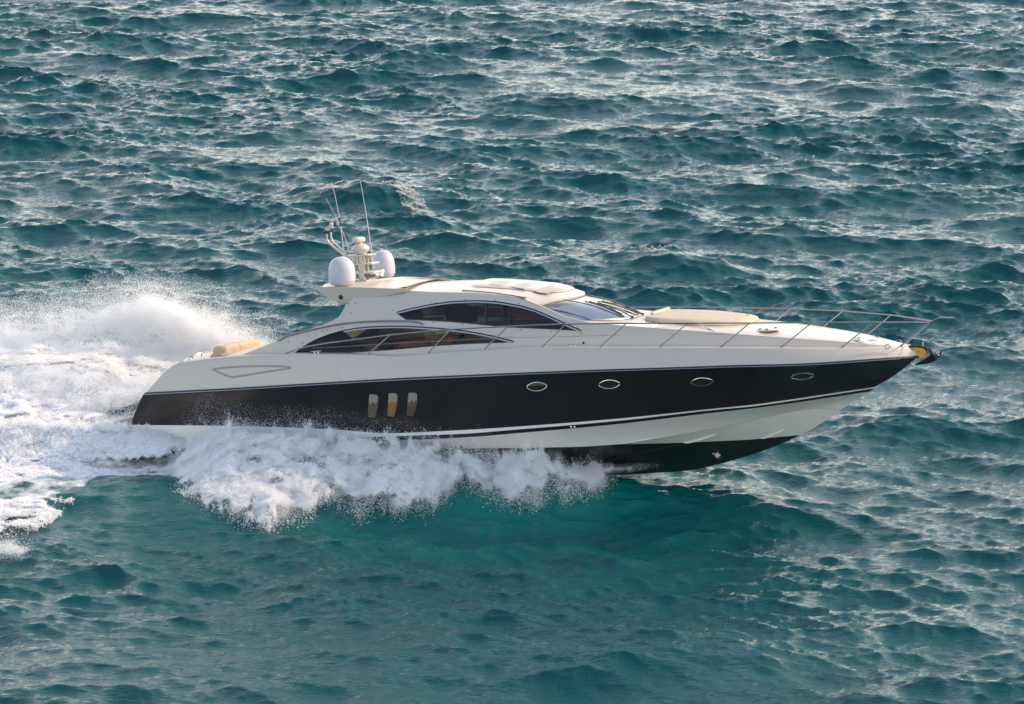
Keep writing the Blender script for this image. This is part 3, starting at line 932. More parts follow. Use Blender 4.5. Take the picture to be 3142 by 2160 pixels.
rb = MB(); rb.grid(np.array(rows+[lip, lip2]+under), 0)
roof = rb.build('roof', M['white'], yacht, angle=40)

def surf_patch(px, zf, up, th=0.012, name='patch', m=None, parent=None, step=0.12):
    """a thin panel lying on an upper surface, outline taken from the photograph"""
    q = np.array([onz(u, v, zf) for u, v in px])
    V, T = cdt(q[:, :2], [], step)
    P = np.stack([V[:, 0], V[:, 1], np.array([float(zf(a, b)) for a, b in V])+up], 1)
    nrm = np.cross(P[T[:, 1]]-P[T[:, 0]], P[T[:, 2]]-P[T[:, 0]])
    T = np.where((nrm[:, 2] < 0)[:, None], T[:, ::-1], T)
    V3, F3 = thick(P, T, (0, 0, -th))
    g = MB(); g.add(V3, F3)
    return g.build(name, m, parent, angle=30)
# raised sliding panel: symmetric in plan
s2 = np.linspace(-1, 1, 33)
XP0 = float(onz(1432, 893, zroof)[0])
rows = []
for t in np.linspace(0, 1, 26):
    xfr = XRF-0.22-0.45*np.abs(s2)**3
    x = XP0+(xfr-XP0)*t
    y = s2*1.22
    edge = np.minimum(1, np.minimum((1-np.abs(s2))/0.10, (1-t)/0.05+0.02))
    rows.append(np.stack([x, y, zroof(x, y)+0.012+0.035*edge**0.5], 1))
g = MB(); g.grid(np.array(rows))
hatch = g.build('roof_panel', M['cream'], roof, angle=50)
zpan = lambda x, y: zroof(x, y)+0.047
for px in ([(1499, 873), (1528, 861.5), (1572, 863), (1541, 877.5)], [(1568, 880), (1613, 867), (1643, 870), (1609, 886.5)], [(1637, 891.5), (1682, 878), (1733, 887), (1680, 900.5)]):
    surf_patch(px, zpan, 0.006, name='skylight', m=M['skylight'], parent=hatch)
g = MB()
p = np.array([onz(u, v, zroof) for u, v in [(1418, 893), (1470, 896), (1517, 901), (1565, 908), (1616, 916)]]); p[:, 2] += 0.02
g.tube(resample(p, 0.1, closed=False), 0.012); g.pair('panel_track', M['rubber'], hatch)

# ---------------------------------------------------------------- windscreen
bot_c = at(1960, 985, 0.0)
bot_e = at(1812, 990, -1.66)
def ws_pt(s, t):
    s = np.asarray(s, float)
    xt = xbrow(s)+0.0; yt = s*yRe(xt); zt = zroof(xt, yt)-0.075
    xb = bot_c[0]-(bot_c[0]-bot_e[0])*np.abs(s)**2.4; yb_ = s*abs(bot_e[1]); zb = zfore(xb, yb_)+0.015
    A = np.stack([xt, yt, zt], -1); B = np.stack([xb, yb_, zb], -1)
    bul = 0.07*math.sin(math.pi*t)
    return A*(1-t)+B*t+np.stack([bul*(1-0.3*s*s), 0*s, bul*0.9+0*s], -1)
s = np.linspace(-1, 1, 49)
g = MB(); g.grid(np.array([ws_pt(s, t) for t in np.linspace(0, 1, 12)]))
ws = g.build('windscreen', M['clear'], yacht)
g = MB()
for sm in (-0.465, 0.465):
    q = np.array([ws_pt(np.array([sm]), t)[0] for t in np.linspace(0, 1, 12)])
    g.tube(q+[0.0, 0, 0.0], 0.016, 0, 6)
g.tube(ws_pt(s, 1.0)+[0, 0, 0.005], 0.02, 0, 6)
for sm in (-1, 1):
    q = np.array([ws_pt(np.array([sm]), t)[0] for t in np.linspace(0, 1, 12)]); g.tube(q, 0.022, 0, 6)
g.build('window_frame', M['darksteel'], ws)
g = MB(); g.grid(np.array([ws_pt(-0.96+(s+1)*0.72, t)-[0.04, 0, 0.13] for t in np.linspace(0.06, 1.0, 8)])); g.build('reflection_sheet', M['pale_sheet'], yacht)  # pale sheet added under the windscreen in place of its sky reflection
# far pillar cover, dark
g = MB()
q0 = np.array([ws_pt(np.array([0.62]), t)[0] for t in np.linspace(0, 0.98, 10)]); q1 = np.array([ws_pt(np.array([0.995]), t)[0] for t in np.linspace(0, 0.98, 10)])
qm = np.array([ws_pt(np.array([0.82]), t)[0] for t in np.linspace(0, 0.98, 10)])
g.grid(np.array([q0+[0.01, 0, .012], qm+[0.02, 0, .03], q1+[0.03, 0, 0.03]]))
g.build('dark_border', M['blackglass'], ws)
# wipers
def wiper(s0, t0, s1, t1, base_s, base_t, nm):
    a = ws_pt(np.array([s0]), t0)[0]; b = ws_pt(np.array([s1]), t1)[0]
    up = np.array([0.05, 0, 0.06])
    w = MB()
    pts = np.array([ws_pt(np.array([s0+(s1-s0)*k]), t0+(t1-t0)*k)[0] for k in np.linspace(0, 1, 12)])
    w.tube(pts+up*0.35, 0.016, 0, 6)
    w.tube(pts[1:-1]+up*0.75, 0.013, 0, 6)
    w.tube(pts[3:-3]+up*1.2, 0.014, 0, 6)
    for k in (1, 4, 7, 10): w.tube([pts[k]+up*0.3, pts[k]+up*1.2], 0.009, 0, 6)
    c = ws_pt(np.array([base_s]), base_t)[0]
    w.tube([pts[6]+up*1.2, (pts[6]+c)/2+up*1.1, c+up*0.4], 0.013, 0, 6)
    w.tube([pts[6]+up*1.2+[0, 0.05, 0], (pts[6]+c)/2+up*1.1+[0, 0.05, 0], c+up*0.4+[0, 0.05, 0]], 0.010, 0, 6)
    w.ell(c+up*0.4, (0.04, 0.04, 0.035), seg=10)
    return w.build(nm, M['rubber'], yacht)
wiper(-0.385, 0.26, -0.45, 0.95, -0.30, 1.0, 'wiper')
wiper(-0.14, 0.33, 0.12, 0.96, 0.30, 1.0, 'wiper')

# ---------------------------------------------------------------- cabin interior seen through the glass
g = MB()
g.box((-3.6, 0, 2.82), (6.4, 3.6, 0.04), 0)
g.build('cabin_floor', M['inner'], cabin)
g = MB(); g.box((-3.5, 1.15, 3.45), (2.4, 0.5, 0.55), 0, bev=0.06); g.box((-3.5, 1.45, 3.85), (2.4, 0.16, 0.5), 0, bev=0.05)
g.build('settee', M['gold'], cabin)
for c, d in (((-6.0, -0.9, 3.35), (0.9, 0.5, 0.95)), ((-4.75, -1.0, 3.45), (0.14, 0.9, 1.0)), ((-5.3, 0.4, 3.5), (0.10, 0.5, 1.3)), ((-3.9, 0.5, 3.4), (0.12, 0.6, 1.0)), ((-6.9, 0.2, 3.5), (0.5, 0.2, 1.3))):
    g = MB(); g.box(c, d, 0, bev=0.02); g.build('cabinet', M['wood'], cabin)
for c, d in (((-5.5, -0.9, 3.42), (0.5, 0.5, 0.3)), ((-4.4, -0.9, 3.5), (0.45, 0.5, 0.35)), ((-3.4, -0.9, 3.4), (0.6, 0.4, 0.2))):
    g = MB(); g.box(c, d, 0, bev=0.06); g.build('saloon_seat', M['gold'], cabin)
g = MB(); g.box((-1.6, -0.9, 3.72), (0.9, 1.3, 0.5), 0, bev=0.08); g.box((-1.95, -0.9, 3.98), (0.25, 1.0, 0.16), 0, bev=0.05)
g.build('helm_console', M['inner'], cabin)
g = MB(); g.box((-3.05, -0.85, 3.62), (0.55, 0.95, 0.16), 0, bev=0.05); g.box((-3.32, -0.85, 4.0), (0.16, 0.95, 0.75), 0, bev=0.06); g.box((-3.1, -0.85, 3.2), (0.3, 0.4, 0.8), 0)
g.build('helm_seat', M['cream'], cabin)
p0, p1 = at(1366, 948, -0.9), at(1466, 984, -0.9)
g = MB(); g.box((p0+p1)/2, (abs(p1[0]-p0[0]), 0.05, 0.42), 0, bev=0.01); g.box((p0+p1)/2+[0.0, 0, -0.6], (0.08, 0.05, 0.9), 0)
g.build('television', M['screen'], cabin)
p0 = at(1310, 977, -0.6)
g = MB(); g.box(p0+[0, 0, -0.12], (0.9, 0.3, 0.28), 0, bev=0.06); g.build('sofa_back', M['gold'], cabin)

# ---------------------------------------------------------------- roof spoiler with its two side plates
sp_px = [(966, 880), (1060, 881.5), (1150, 883.5), (1246, 887), (1237, 896.5), (1170, 910), (1103, 922), (1052, 931), (1036, 929.5), (1023, 925), (998, 912), (980, 897)]
spl = np.array([at(u, v, -1.86) for u, v in sp_px])
ztop_sp = spl[:, 2].max()
spl[:, 1] = -1.86+0.22*(ztop_sp-spl[:, 2])
inn = spl.copy(); inn[:, 1] += 0.10
g = MB()
k = len(spl)
g.add(np.concatenate([spl, inn]), [list(range(k))[::-1], [k+i for i in range(k)]]+[[i, (i+1) % k, k+(i+1) % k, k+i] for i in range(k)])
side_mb = g
# deck of the spoiler and its underside
zt = lambda x: np.interp(x, spl[:4, 0], spl[:4, 2])-0.03
xs = np.linspace(spl[0, 0]+0.12, spl[3, 0]-0.05, 24)
s = np.linspace(-1, 1, 25)
topr = np.array([np.stack([np.full(25, a)-0.30*(1-np.abs(s)**2)*((xs[-1]-a)/(xs[-1]-xs[0])), s*1.80, zt(a)+0.10*(1-s**2)*min(1, (a-xs[0])/1.0+.2)], 1) for a in xs])
g = MB(); g.grid(topr)
low = topr.copy(); low[:, :, 1] *= 0.9
zb_sp = lambda x: np.interp(x, spl[[0, 11, 10, 9, 7, 6, 4], 0], spl[[0, 11, 10, 9, 7, 6, 4], 2])
for i, a in enumerate(xs): low[i, :, 2] = zb_sp(a)+0.13+0.04*(1-s**2)
g.grid(low, flip=True)
g.grid(np.array([topr[0], low[0]]), flip=True)
spoiler = g.build('roof_spoiler', M['cream'], yacht, angle=40)
side_mb.pair('spoiler_side', M['white'], spoiler, angle=30)
# curved coaming round the roof opening, and the beams of the sliding top
zsp = lambda x, y: float(zt(x))+0.10*(1-min(1, (y/1.8)**2))
g = MB()
cpx = [(1108, 872), (1122, 866), (1140, 860), (1165, 855), (1200, 851.5), (1236, 849), (1275, 849.5), (1320, 852), (1392, 857)]
cp = []
ycs = [-1.1, -0.8, -0.3, 0.2, 0.8, 1.35, 1.6, 1.7, 1.80]
for (u, v), yy in zip(cpx, ycs): cp.append(at(u, v, yy))
cp = resample(np.array(cp), 0.12, closed=False)
base = cp.copy(); base[:, 2] -= 0.16
rows = [base+[-.06, 0, 0], cp+[-0.05, 0, -0.01], cp, cp+[0.05, 0, -0.02], base+[0.09, -0.05, 0]]
g.grid(np.array(rows), flip=True)
g.build('roof_coaming', M['cream'], spoiler, angle=50)
g = MB()
for (a, b, ya, yb_, w, h) in (((1150, 879), (1249, 862), -1.15, 0.2, 0.16, 0.09), ((1190, 884), (1294, 866), -1.2, 0.35, 0.34, 0.11), ((1140, 874), (1196, 866), -0.9, 0.0, 0.06, 0.04)):
    A = at(a[0], a[1], ya); B = at(b[0], b[1], yb_)
    d = B-A; L = np.linalg.norm(d); d /= L
    n = np.cross([0, 0, 1.0], d); n /= np.linalg.norm(n); u_ = np.cross(d, n)
    g.box((A+B)/2, (L, w, h), 0, R=np.stack([d, n, u_], 1), bev=0.012)
g.build('sliding_roof_beam', M['cream'], spoiler)
p = at(1045, 912, -1.80)
g = MB(); g.ell(p+[0, 0.02, 0], (0.065, 0.06, 0.065), seg=16); g.build('docking_light', M['rubber'], spoiler)

# ---------------------------------------------------------------- mast, radar, domes, aerials
def dome(u, v0, v1, y, wpx):
    a = at(u, v1, y); b = at(u, v0, y)
    h = b[2]-a[2]; r = wpx/117.5/2
    prof = [(r*0.72, 0.0), (r*0.86, h*0.045), (r*0.90, h*0.09), (r*0.92, h*0.12), (r*0.97, h*0.125), (r*0.995, h*0.25), (r, h*0.38), (r*0.985, h*0.46)]
    for k in np.linspace(0.08, 1, 12):
        a_ = k*math.pi/2
        prof.append((max(0.002, r*0.985*math.cos(a_)**0.85), h*(0.46+0.54*math.sin(a_))))
    g = MB(); g.lathe(prof, a, seg=40)
    o = g.build('radome', M['dome'], yacht, angle=30)
    f = MB(); f.lathe([(r*0.55, -0.04), (r*0.6, 0.0), (r*0.75, 0.015), (r*0.7, 0.03)], a, seg=28); f.build('dome_foot', M['cream'], o)
    for k in range(6):
        f = MB(); t = k*math.pi/3+0.3; f.ell(a+[math.cos(t)*r*0.965, math.sin(t)*r*0.965, h*0.15], (0.014, 0.014, 0.014), seg=6)
        f.build('dome_bolt', M['darksteel'], o)
    return a
dn = dome(1051, 787, 874, -1.41, 85)
df = dome(1179, 766.5, 851, 1.41, 74)
g = MB()
def pl(u0, u1, v, y, wy, th=0.035):
    a, b = at(u0, v, y), at(u1, v, y)
    g.box((a+b)/2, (abs(b[0]-a[0]), wy, th), 0, bev=0.012)
pl(1060, 1143, 783, 0, 0.55)
pl(1066, 1153, 809, 0, 0.60, 0.045)
pl(1066, 1160, 836, 0, 0.62, 0.045)
for u0, u1 in ((1089, 1101), (1112, 1124)):
    for yy in (-0.22, 0.22):
        a = at((u0+u1)/2, 860, 0); b = at((u0+u1)/2, 783, 0)
        g.box(((a+b)/2)+[0, yy, 0], (0.085, 0.05, b[2]-a[2]+0.04), 0, bev=0.01)
for u in (1082, 1106, 1128):
    a = at(u, 809, 0); b = at(u, 783, 0)
    for yy in (-0.25, 0.0, 0.25): g.box(((a+b)/2)+[0, yy, 0], (0.045, 0.03, b[2]-a[2]), 0)
a = at(1106, 862, 0); g.box(a, (0.62, 0.7, 0.07), 0, bev=0.02)
a = at(1110, 822, -0.3); g.box(a, (0.16, 0.06, 0.20), 0, bev=0.01)
a = at(1110, 848, -0.3); g.box(a, (0.14, 0.05, 0.18), 0, bev=0.01)
mast = g.build('mast_frame', M['cream'], yacht)
a = at(1107, 776, 0); b = at(1107, 748, 0); h = b[2]-a[2]
g = MB(); g.lathe([(0.15, -0.03), (0.17, 0.0), (0.23, h*0.22), (0.255, h*0.45), (0.24, h*0.62), (0.17, h*0.88), (0.10, h), (0.06, h*1.05), (0.055, h*1.2)], a, seg=28, sx=0.95)
rp = g.build('radar_pedestal', M['cream'], mast)
c = at(1101, 736, 0)
Rz = np.array(Matrix.Rotation(math.radians(62), 3, 'Z'))
g = MB(); g.ell(c, (0.20, 0.115, 0.085), R=Rz, seg=24, p=0.72); g.build('radar_scanner', M['cream'], mast)
def apipe(px, r, nm, m, y=0.0, parent=mast, sub=None):
    q = np.array([at(u, v, y) for u, v in px])
    g = MB(); g.tube(resample(q, 0.08, closed=False), r, 0, 8)
    return g.build(nm, m, parent)
apipe([(1056, 784), (1032, 764), (1010, 747), (1003, 734), (1002, 712), (1006, 700), (1014, 692)], 0.032, 'light_arm', M['cream'], 0.12)
apipe([(1066, 782), (1042, 760), (1022, 742), (1016, 728), (1015, 712)], 0.028, 'light_arm', M['cream'], -0.12)
g = MB(); a = at(1017, 691, 0); g.lathe([(0.04, -.06), (0.04, 0.0), (0.055, 0.01), (0.055, 0.06), (0.03, 0.075)], a, seg=14)
g.build('masthead_light', M['cream'], mast)
g = MB(); a = at(1019, 711, 0); g.lathe([(0.06, -0.06), (0.06, 0.0), (0.05, 0.005), (0.05, 0.06), (0.03, 0.07)], a, seg=14); g.tube([at(994, 713, 0), at(1000, 712, 0), at(1012, 714, 0)], [0.03, 0.045, 0.03], 0, 8); g.tube([at(1019, 715, 0), at(1046, 715, 0)], [0.03, 0.008], 0, 8)
g.build('navigation_light', M['iron'], mast)
def whip(px, r0, r1, y, nm='aerial'):
    q = np.array([at(u, v, y) for u, v in px]); q = resample(q, 0.25, closed=False)
    g = MB(); g.tube(q, np.linspace(r0, r1, len(q)), 0, 6)
    return g.build(nm, M['dome'], yacht)
w1 = whip([(1057, 795), (1049, 722), (1040, 660), (1028, 600), (1017, 558)], 0.018, 0.006, 0.3)
g = MB(); g.tube([at(1045, 694, 0.3), at(1041, 668, 0.3)], 0.028, 0, 8); g.build('aerial_collar', M['iron'], w1)
g = MB(); g.lathe([(0.03, -0.07), (0.05, -0.06), (0.05, 0.06), (0.03, 0.08)], at(1038, 684, 0.3), seg=12); g.build('masthead_sensor', M['cream'], w1)
whip([(1078, 795), (1056, 722), (1030, 664), (1000, 607)], 0.010, 0.005, 0.5)
whip([(1145, 824), (1140, 770), (1130, 700), (1118, 625), (1104, 546)], 0.018, 0.006, 0.9)
for k, (u, v) in enumerate([(1155, 840), (1173, 832), (1170, 842)]):
    g = MB(); a = at(u, v, 0.35+0.1*k); d = np.array([1.0, -0.25, 0.06])
    g.tube([a-d*0.24, a-d*0.06, a, a+d*0.03], [0.014, 0.018, 0.040, 0.052], 0, 12); g.tube([a-d*0.12, a-d*0.12+[0, 0, -0.10]], 0.014, 0, 6)
    g.build('horn', M['steel'], yacht)
for k in range(4):
    g = MB(); a = at(1134+6*k, 845+2*(k % 2), 0.2); g.box(a, (0.05, 0.12, 0.07), 0, bev=0.01)
    g.build('mast_instrument', M['darksteel'], mast)

# ---------------------------------------------------------------- rails
yRail = pchip([-11, -9, -4, -1, 0.44, 2, 3.55, 5.05, 6.46, 7.2, 7.75], [2.45, 2.5, 2.66, 2.72, 2.70, 2.56, 2.29, 1.85, 1.14, 0.62, 0.20])
rail_px = [(868.6, 1087), (905, 1074), (940.7, 1063.5), (1000, 1053), (1100, 1040), (1199, 1027), (1290, 1018.5), (1383.5, 1011), (1460, 1006), (1549, 1002), (1640, 998), (1739, 994), (1830, 993), (1921, 992), (2109, 991.5), (2320, 991), (2487, 989.5), (2682, 988.5), (2780, 989), (2852, 990)]
rl = trace(rail_px, yRail)
rl = resample(rl, 0.12, closed=False)
g = MB(); g.tube(rl, 0.018, 0, 8); g.mirror()
# forward nose of the pulpit
e = rl[-1]; n1 = at(2878, 976.5, -0.16); n2 = at(2927, 976, 0.0)
g.tube(np.array([e, (e+n1)/2, n1, (n1+n2)/2+[0, -0.05, 0], n2]), 0.019, 0, 8)
g.tube(np.array([e, (e+n1)/2, n1, (n1+n2)/2+[0, -0.05, 0], n2])*[1, -1, 1], 0.019, 0, 8)
rail = g.build('guard_rail', M['rail'], yacht)
for (b, tp) in [((1125, 1091), (1199, 1027)), ((1310, 1087), (1383.5, 1011)), ((1482, 1075.5), (1557, 1002)), ((1658, 1068.5), (1736, 994.6)), ((1838, 1066.5), (1921, 992.7)), ((2021, 1066.5), (2109, 992)), ((2208, 1067.5), (2300, 991.5)), ((2392, 1068.5), (2492, 989.5)), ((2578.5, 1068.5), (2680.5, 988.6)), ((2758.5, 1065), (2852, 990))]:
    A = on(*b, lambda x, z: yG(x)-0.07); B = on(*tp, lambda x, z: yRail(x))
    for sd in (1, -1):
        g = MB(); m_ = np.array([1, sd, 1])
        g.tube(np.array([A, B])*m_, 0.015, 0, 8)
        g.tube(np.array([A-[0, 0, 0.01], A+(B-A)*0.10])*m_, 0.026, 0, 8)
        g.build('stanchion', M['rail'], rail)
wl = trace([(959.7, 1068.6), (1100, 1060), (1250, 1051), (1400, 1043.5), (1517, 1038)], yRail)
g = MB(); g.tube(resample(wl, 0.2, closed=False), 0.008, 0, 6); g.pair('lower_wire', M['rail'], rail)
wf = trace([(2021, 1030), (2250, 1030), (2500, 1030), (2700, 1030)], yRail)
# stern rail
g = MB()
q = np.array([at(580, 1109, -1.95), at(580.5, 1098, -1.95), at(590, 1092, -1.9), at(600, 1088, -1.7), at(617, 1083, -1.5), at(650, 1078.5, -1.0), at(700, 1072, 0.0)])
g.tube(resample(q, 0.05, closed=False), 0.014, 0, 8)
for (u, v0, v1, yy) in ((590.5, 1100, 1093, -1.85), (618, 1093, 1084, -1.45)): g.tube([at(u, v0, yy), at(u, v1, yy)], 0.018, 0, 6)
g.build('stern_rail', M['rail'], yacht)

# ---------------------------------------------------------------- cleats, fairleads, deck gear
def cleat(u, v, yf, sc=1.0, parent=deck):
    p = on(u, v, yf)
    for sd in (1, -1):
        g = MB(); q = p*[1, sd, 1]
        g.tube([q+[-0.14*sc, 0, 0.075*sc], q+[-0.07*sc, 0, 0.06*sc], q+[0.07*sc, 0, 0.06*sc], q+[0.14*sc, 0, 0.075*sc]], [0.012*sc, 0.018*sc, 0.018*sc, 0.012*sc], 0, 8)
        for k in (-0.05, 0.05): g.tube([q+[k*sc, 0, -0.01], q+[k*sc, 0, 0.06*sc]], 0.016*sc, 0, 6)
        g.build('cleat', M['steel'], yacht)
cleat(971, 1085, lambda x, z: yG(x)-0.1)
cleat(1759, 1065, lambda x, z: yG(x)-0.12)
cleat(2662, 1051, lambda x, z: 0.45, 1.0)
g = MB()
p = on(2723, 1063, lambda x, z: yG(x)-0.03)
ang = np.linspace(0, 2*math.pi, 20)
g.tube(p+np.stack([0.075*np.cos(ang), 0*ang-0.02, 0.045*np.sin(ang)], 1), 0.013, 0, 8)
g.pair('fairlead', M['rail'], yacht)
p = on(1790, 1052, yside)
g = MB(); g.ell(p, (0.03, 0.02, 0.035), seg=10); g.build('deck_filler', M['rubber'], deck)
# deck hatch ring with latches on the foredeck
p = onz(2357, 1014, zfore)
g = MB(); g.lathe([(0.30, 0.0), (0.31, 0.02), (0.29, 0.035), (0.10, 0.045), (0.01, 0.05)], p, seg=32, sy=1.1); ho = g.build('deck_hatch', M['white'], yacht)
for dx, dy in ((-0.2, -0.05), (0.16, 0.15), (0.02, -0.24)):
    g = MB(); g.box(p+[dx, dy, 0.05], (0.06, 0.09, 0.03), 0, bev=0.008); g.build('hatch_latch', M['rubber'], ho)
# windlass
p = onz(2640, 1048, zfore)
g = MB(); g.lathe([(0.09, 0), (0.09, 0.02), (0.05, 0.03), (0.05, 0.09), (0.08, 0.10), (0.08, 0.12)], p, seg=18); g.box(p+[-0.15, 0.1, 0.05], (0.18, 0.12, 0.1), 0, bev=0.02); g.box(p+[0.3, 0, 0.02], (0.25, 0.05, 0.03), 0, bev=0.01)
g.build('windlass', M['steel'], yacht)
# bow roller channel
g = MB()
a = at(2770, 1068, 0); b = at(2858, 1090, 0)
for sd in (1, -1):
    poly = np.array([at(2776, 1066, 0), at(2812, 1062.5, 0), at(2836, 1066, 0), at(2846, 1082, 0), at(2834, 1098, 0), at(2826, 1096, 0), at(2818, 1088, 0), at(2795, 1078, 0)]) + [0, sd*0.10, 0]
    g.plate(poly, (0, 1, 0), 0.012)
g.tube([at(2836, 1092, -0.1), at(2836, 1092, 0.1)], 0.05, 0, 12)
g.tube([at(2831, 1066, -0.1), at(2831, 1053, -0.1), at(2833, 1051, 0.0), at(2831, 1053, 0.1), at(2831, 1066, 0.1)], 0.018, 0, 8)
for sd in (1, -1):
    g.tube(np.array([at(2774, 1065.5, 0), at(2795, 1063, 0), at(2814, 1061.5, 0), at(2838, 1065, 0)])+[0, sd*0.10, 0], 0.028, 1, 8)
g.build('bow_roller', [M['bronze_reflection'], M['iron']], yacht)

# swim platform
pa = np.array([at(401, 1305, -2.15)])[0]
g = MB()
zpf = pa[2]
x0 = pa[0]+0.25
n = 24
s = np.linspace(-1, 1, 41)
xt = x0-0.35-1.05*(1-np.abs(s)**2.6)**0.8
top = np.array([np.stack([x0+(xt-x0)*t, s*2.25*(1-0.06*t), np.full(41, zpf)], 1) for t in np.linspace(0, 1, 10)])
g.grid(top, 0)
bot = top.copy(); bot[:, :, 2] -= 0.13; bot[:, :, 0] += 0.05
g.grid(bot, 0, flip=True)
g.grid(np.array([top[-1], bot[-1]]), 0)
g.grid(np.array([top[:, 0], bot[:, 0]]), 0, flip=True); g.grid(np.array([top[:, -1], bot[:, -1]]), 0)
plat = g.build('swim_platform', M['white'], yacht)
g = MB()
tk = np.array([np.stack([x0+(xt+0.14-x0)*t, s*2.08*(1-0.06*t), np.full(41, zpf+0.008)], 1) for t in np.linspace(0, 1, 6)])
g.grid(tk); g.build('teak_decking', M['teak'], plat)

# portholes
def porthole(u, v, w, h, has_blind):  # last flag adds an ochre blind across the upper part
    c = on(u, v, yhull)
    hw = w/117.5/2/0.94; hh = h/117.5/2
    th = np.linspace(0, 2*math.pi, 49)[:-1]
    ex = hw*np.cos(th); ez = hh*np.sin(th)*(1-0.25*np.cos(th)**2)
    for sd in (1, -1):
        X = c[0]+ex; Z = c[2]+ez+ex*0.02
        Y = -yhull(X, Z)
        ring = np.stack([X, (Y-0.012)*sd, Z], 1)
        g = MB()
        g.tube(np.concatenate([ring, ring[:1]]), 0.012, 0, 6, cap=False)
        rim = g.build('porthole', M['steel'], yacht)
        g = MB()
        cen = np.array([[c[0], (-float(yhull(c[0], c[2]))-0.004)*sd, c[2]]])
        P = np.concatenate([cen, ring+[0, 0.006*sd, 0]])
        g.add(P, [[0, 1+i, 1+(i+1) % 48] for i in range(48)])
        g.build('pane', M['pane'], rim)
        if has_blind and sd == 1:
            g = MB(); k = [i for i in range(48) if ez[i] > 0.15*hh]
            g.add(ring[k]+[0, 0.002, 0], [list(range(len(k)))]); g.build('blind', M['padside_dark'], rim)
M['pane'] = mat('dark_porthole_glass', (0.03, 0.027, 0.025), 0.08, noise=0.2, nscale=6)
M['padside_dark'] = mat('ochre_blind', (0.12, 0.085, 0.03), 0.5, noise=0.2, nscale=12)
porthole(1647.5, 1186, 59, 27, True)
porthole(1870, 1179, 61, 27, False)
porthole(2154, 1171.7, 61, 25.5, False)
porthole(2461.7, 1154.4, 60, 22, False)
# rectangular hull windows: recess, pane, blind
for W, low_m in zip(hull_wins, ('blind_grey', 'curtain_copper', 'curtain')):
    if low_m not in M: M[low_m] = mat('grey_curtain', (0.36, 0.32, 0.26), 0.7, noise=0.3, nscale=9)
    for sd in (1, -1):
        loop = resample(W, 0.05); n = len(loop)
        ins = loop+[0.012, 0.05, 0.0]
        ins[:, 0] = ins[:, 0].mean()+(ins[:, 0]-ins[:, 0].mean())*0.90+0.006
        m_ = np.array([1, sd, 1])
        g = MB(); g.grid(np.array([np.concatenate([loop, loop[:1]]), np.concatenate([ins, ins[:1]])])*m_, 0)
        hw = g.build('hull_window', M['rubber'], yacht)
        V, T = cdt(ins[:, [0, 2]], [], 0.08)
        Y = np.interp(V[:, 1], [ins[:, 2].min(), ins[:, 2].max()], [ins[np.argmin(ins[:, 2]), 1], ins[np.argmax(ins[:, 2]), 1]])
        P = np.stack([V[:, 0], Y, V[:, 1]], 1)
        zc = ins[:, 2].min()+(ins[:, 2].max()-ins[:, 2].min())*0.62
        g = MB(); g.add((P+[0, 0.012, 0])*m_, [list(q) for q in T if P[q][:, 2].mean() >= zc]); g.build('blind', M['blind'], hw)
        g = MB(); g.add((P+[0, 0.016, 0])*m_, [list(q) for q in T]); g.build('curtain', M[low_m], hw)
        g = MB(); g.add(P*m_, [list(q) for q in T]); g.build('pane', glass('hull_window_glass', (0.75, 0.74, 0.72)) if 'hw' not in M else M['hw'], hw)
        M['hw'] = bpy.data.materials['hull_window_glass']

# triangular vent moulding on the aft quarter: a raised edge, recess shade put into its grey
vt = mapped([(652, 1133), (690, 1128), (740, 1124.5), (800, 1123), (850, 1123.3), (888, 1126), (893, 1128), (880, 1131), (800, 1143.5), (712, 1158), (690, 1150), (668, 1141)], ytop)
loop = resample(vt, 0.06); loop = np.concatenate([loop, loop[:1]])
M['vent'] = mat('vent_moulding_shade', (0.36, 0.33, 0.27), 0.5, noise=0.1)
g = MB(); g.tube(loop+[0, 0.010, 0], 0.03, 0, 8, cap=False); g.pair('vent_moulding_shade', M['vent'], yacht)
# overboard outlets and stripe lights
for u, v, r in ((1385, 1370.5, 0.036), (1400, 1371, 0.024), (1417, 1370, 0.04)):
    g = MB(); f = on(u, v, lambda x, z: yB(x)-0.02-0.3*(zS(x)-z)/(zS(x)-zC(x)+1e-6)*(yB(x)-yC(x))/0.3); g.lathe([(r*0.6, -0.02), (r, -0.0), (r, 0.02), (r*0.6, 0.03)], f, axis=(0, -1, 0.1), seg=14)
    g.pair('outlet', M['iron'], hull)
for u, v in ((1752.5, 1309.5), (1763.5, 1309.5)):
    g = MB(); f = on(u, v, lambda x, z: yB(x)+0.025); g.lathe([(0.01, -0.01), (0.024, 0), (0.024, 0.012), (0.012, 0.016)], f, axis=(0, -1, 0.1), seg=12)
    g.pair('stripe_lamp', M['steel'], hull)
# underwater thruster fitting on the forefoot
p = on(2196, 1393, bottom_y)
g = MB(); d = np.array([0.75, -0.15, -0.62]); d /= np.linalg.norm(d)
g.tube([p-d*0.13, p-d*0.10, p+d*0.10, p+d*0.13], [0.05, 0.065, 0.065, 0.05], 0, 14); g.tube([p+d*0.15, p+d*0.19], 0.06, 1, 14); g.tube([p-d*0.02, p+d*0.01], 0.068, 1, 14)
g.build('thruster', [M['cream'], M['rubber']], hull)

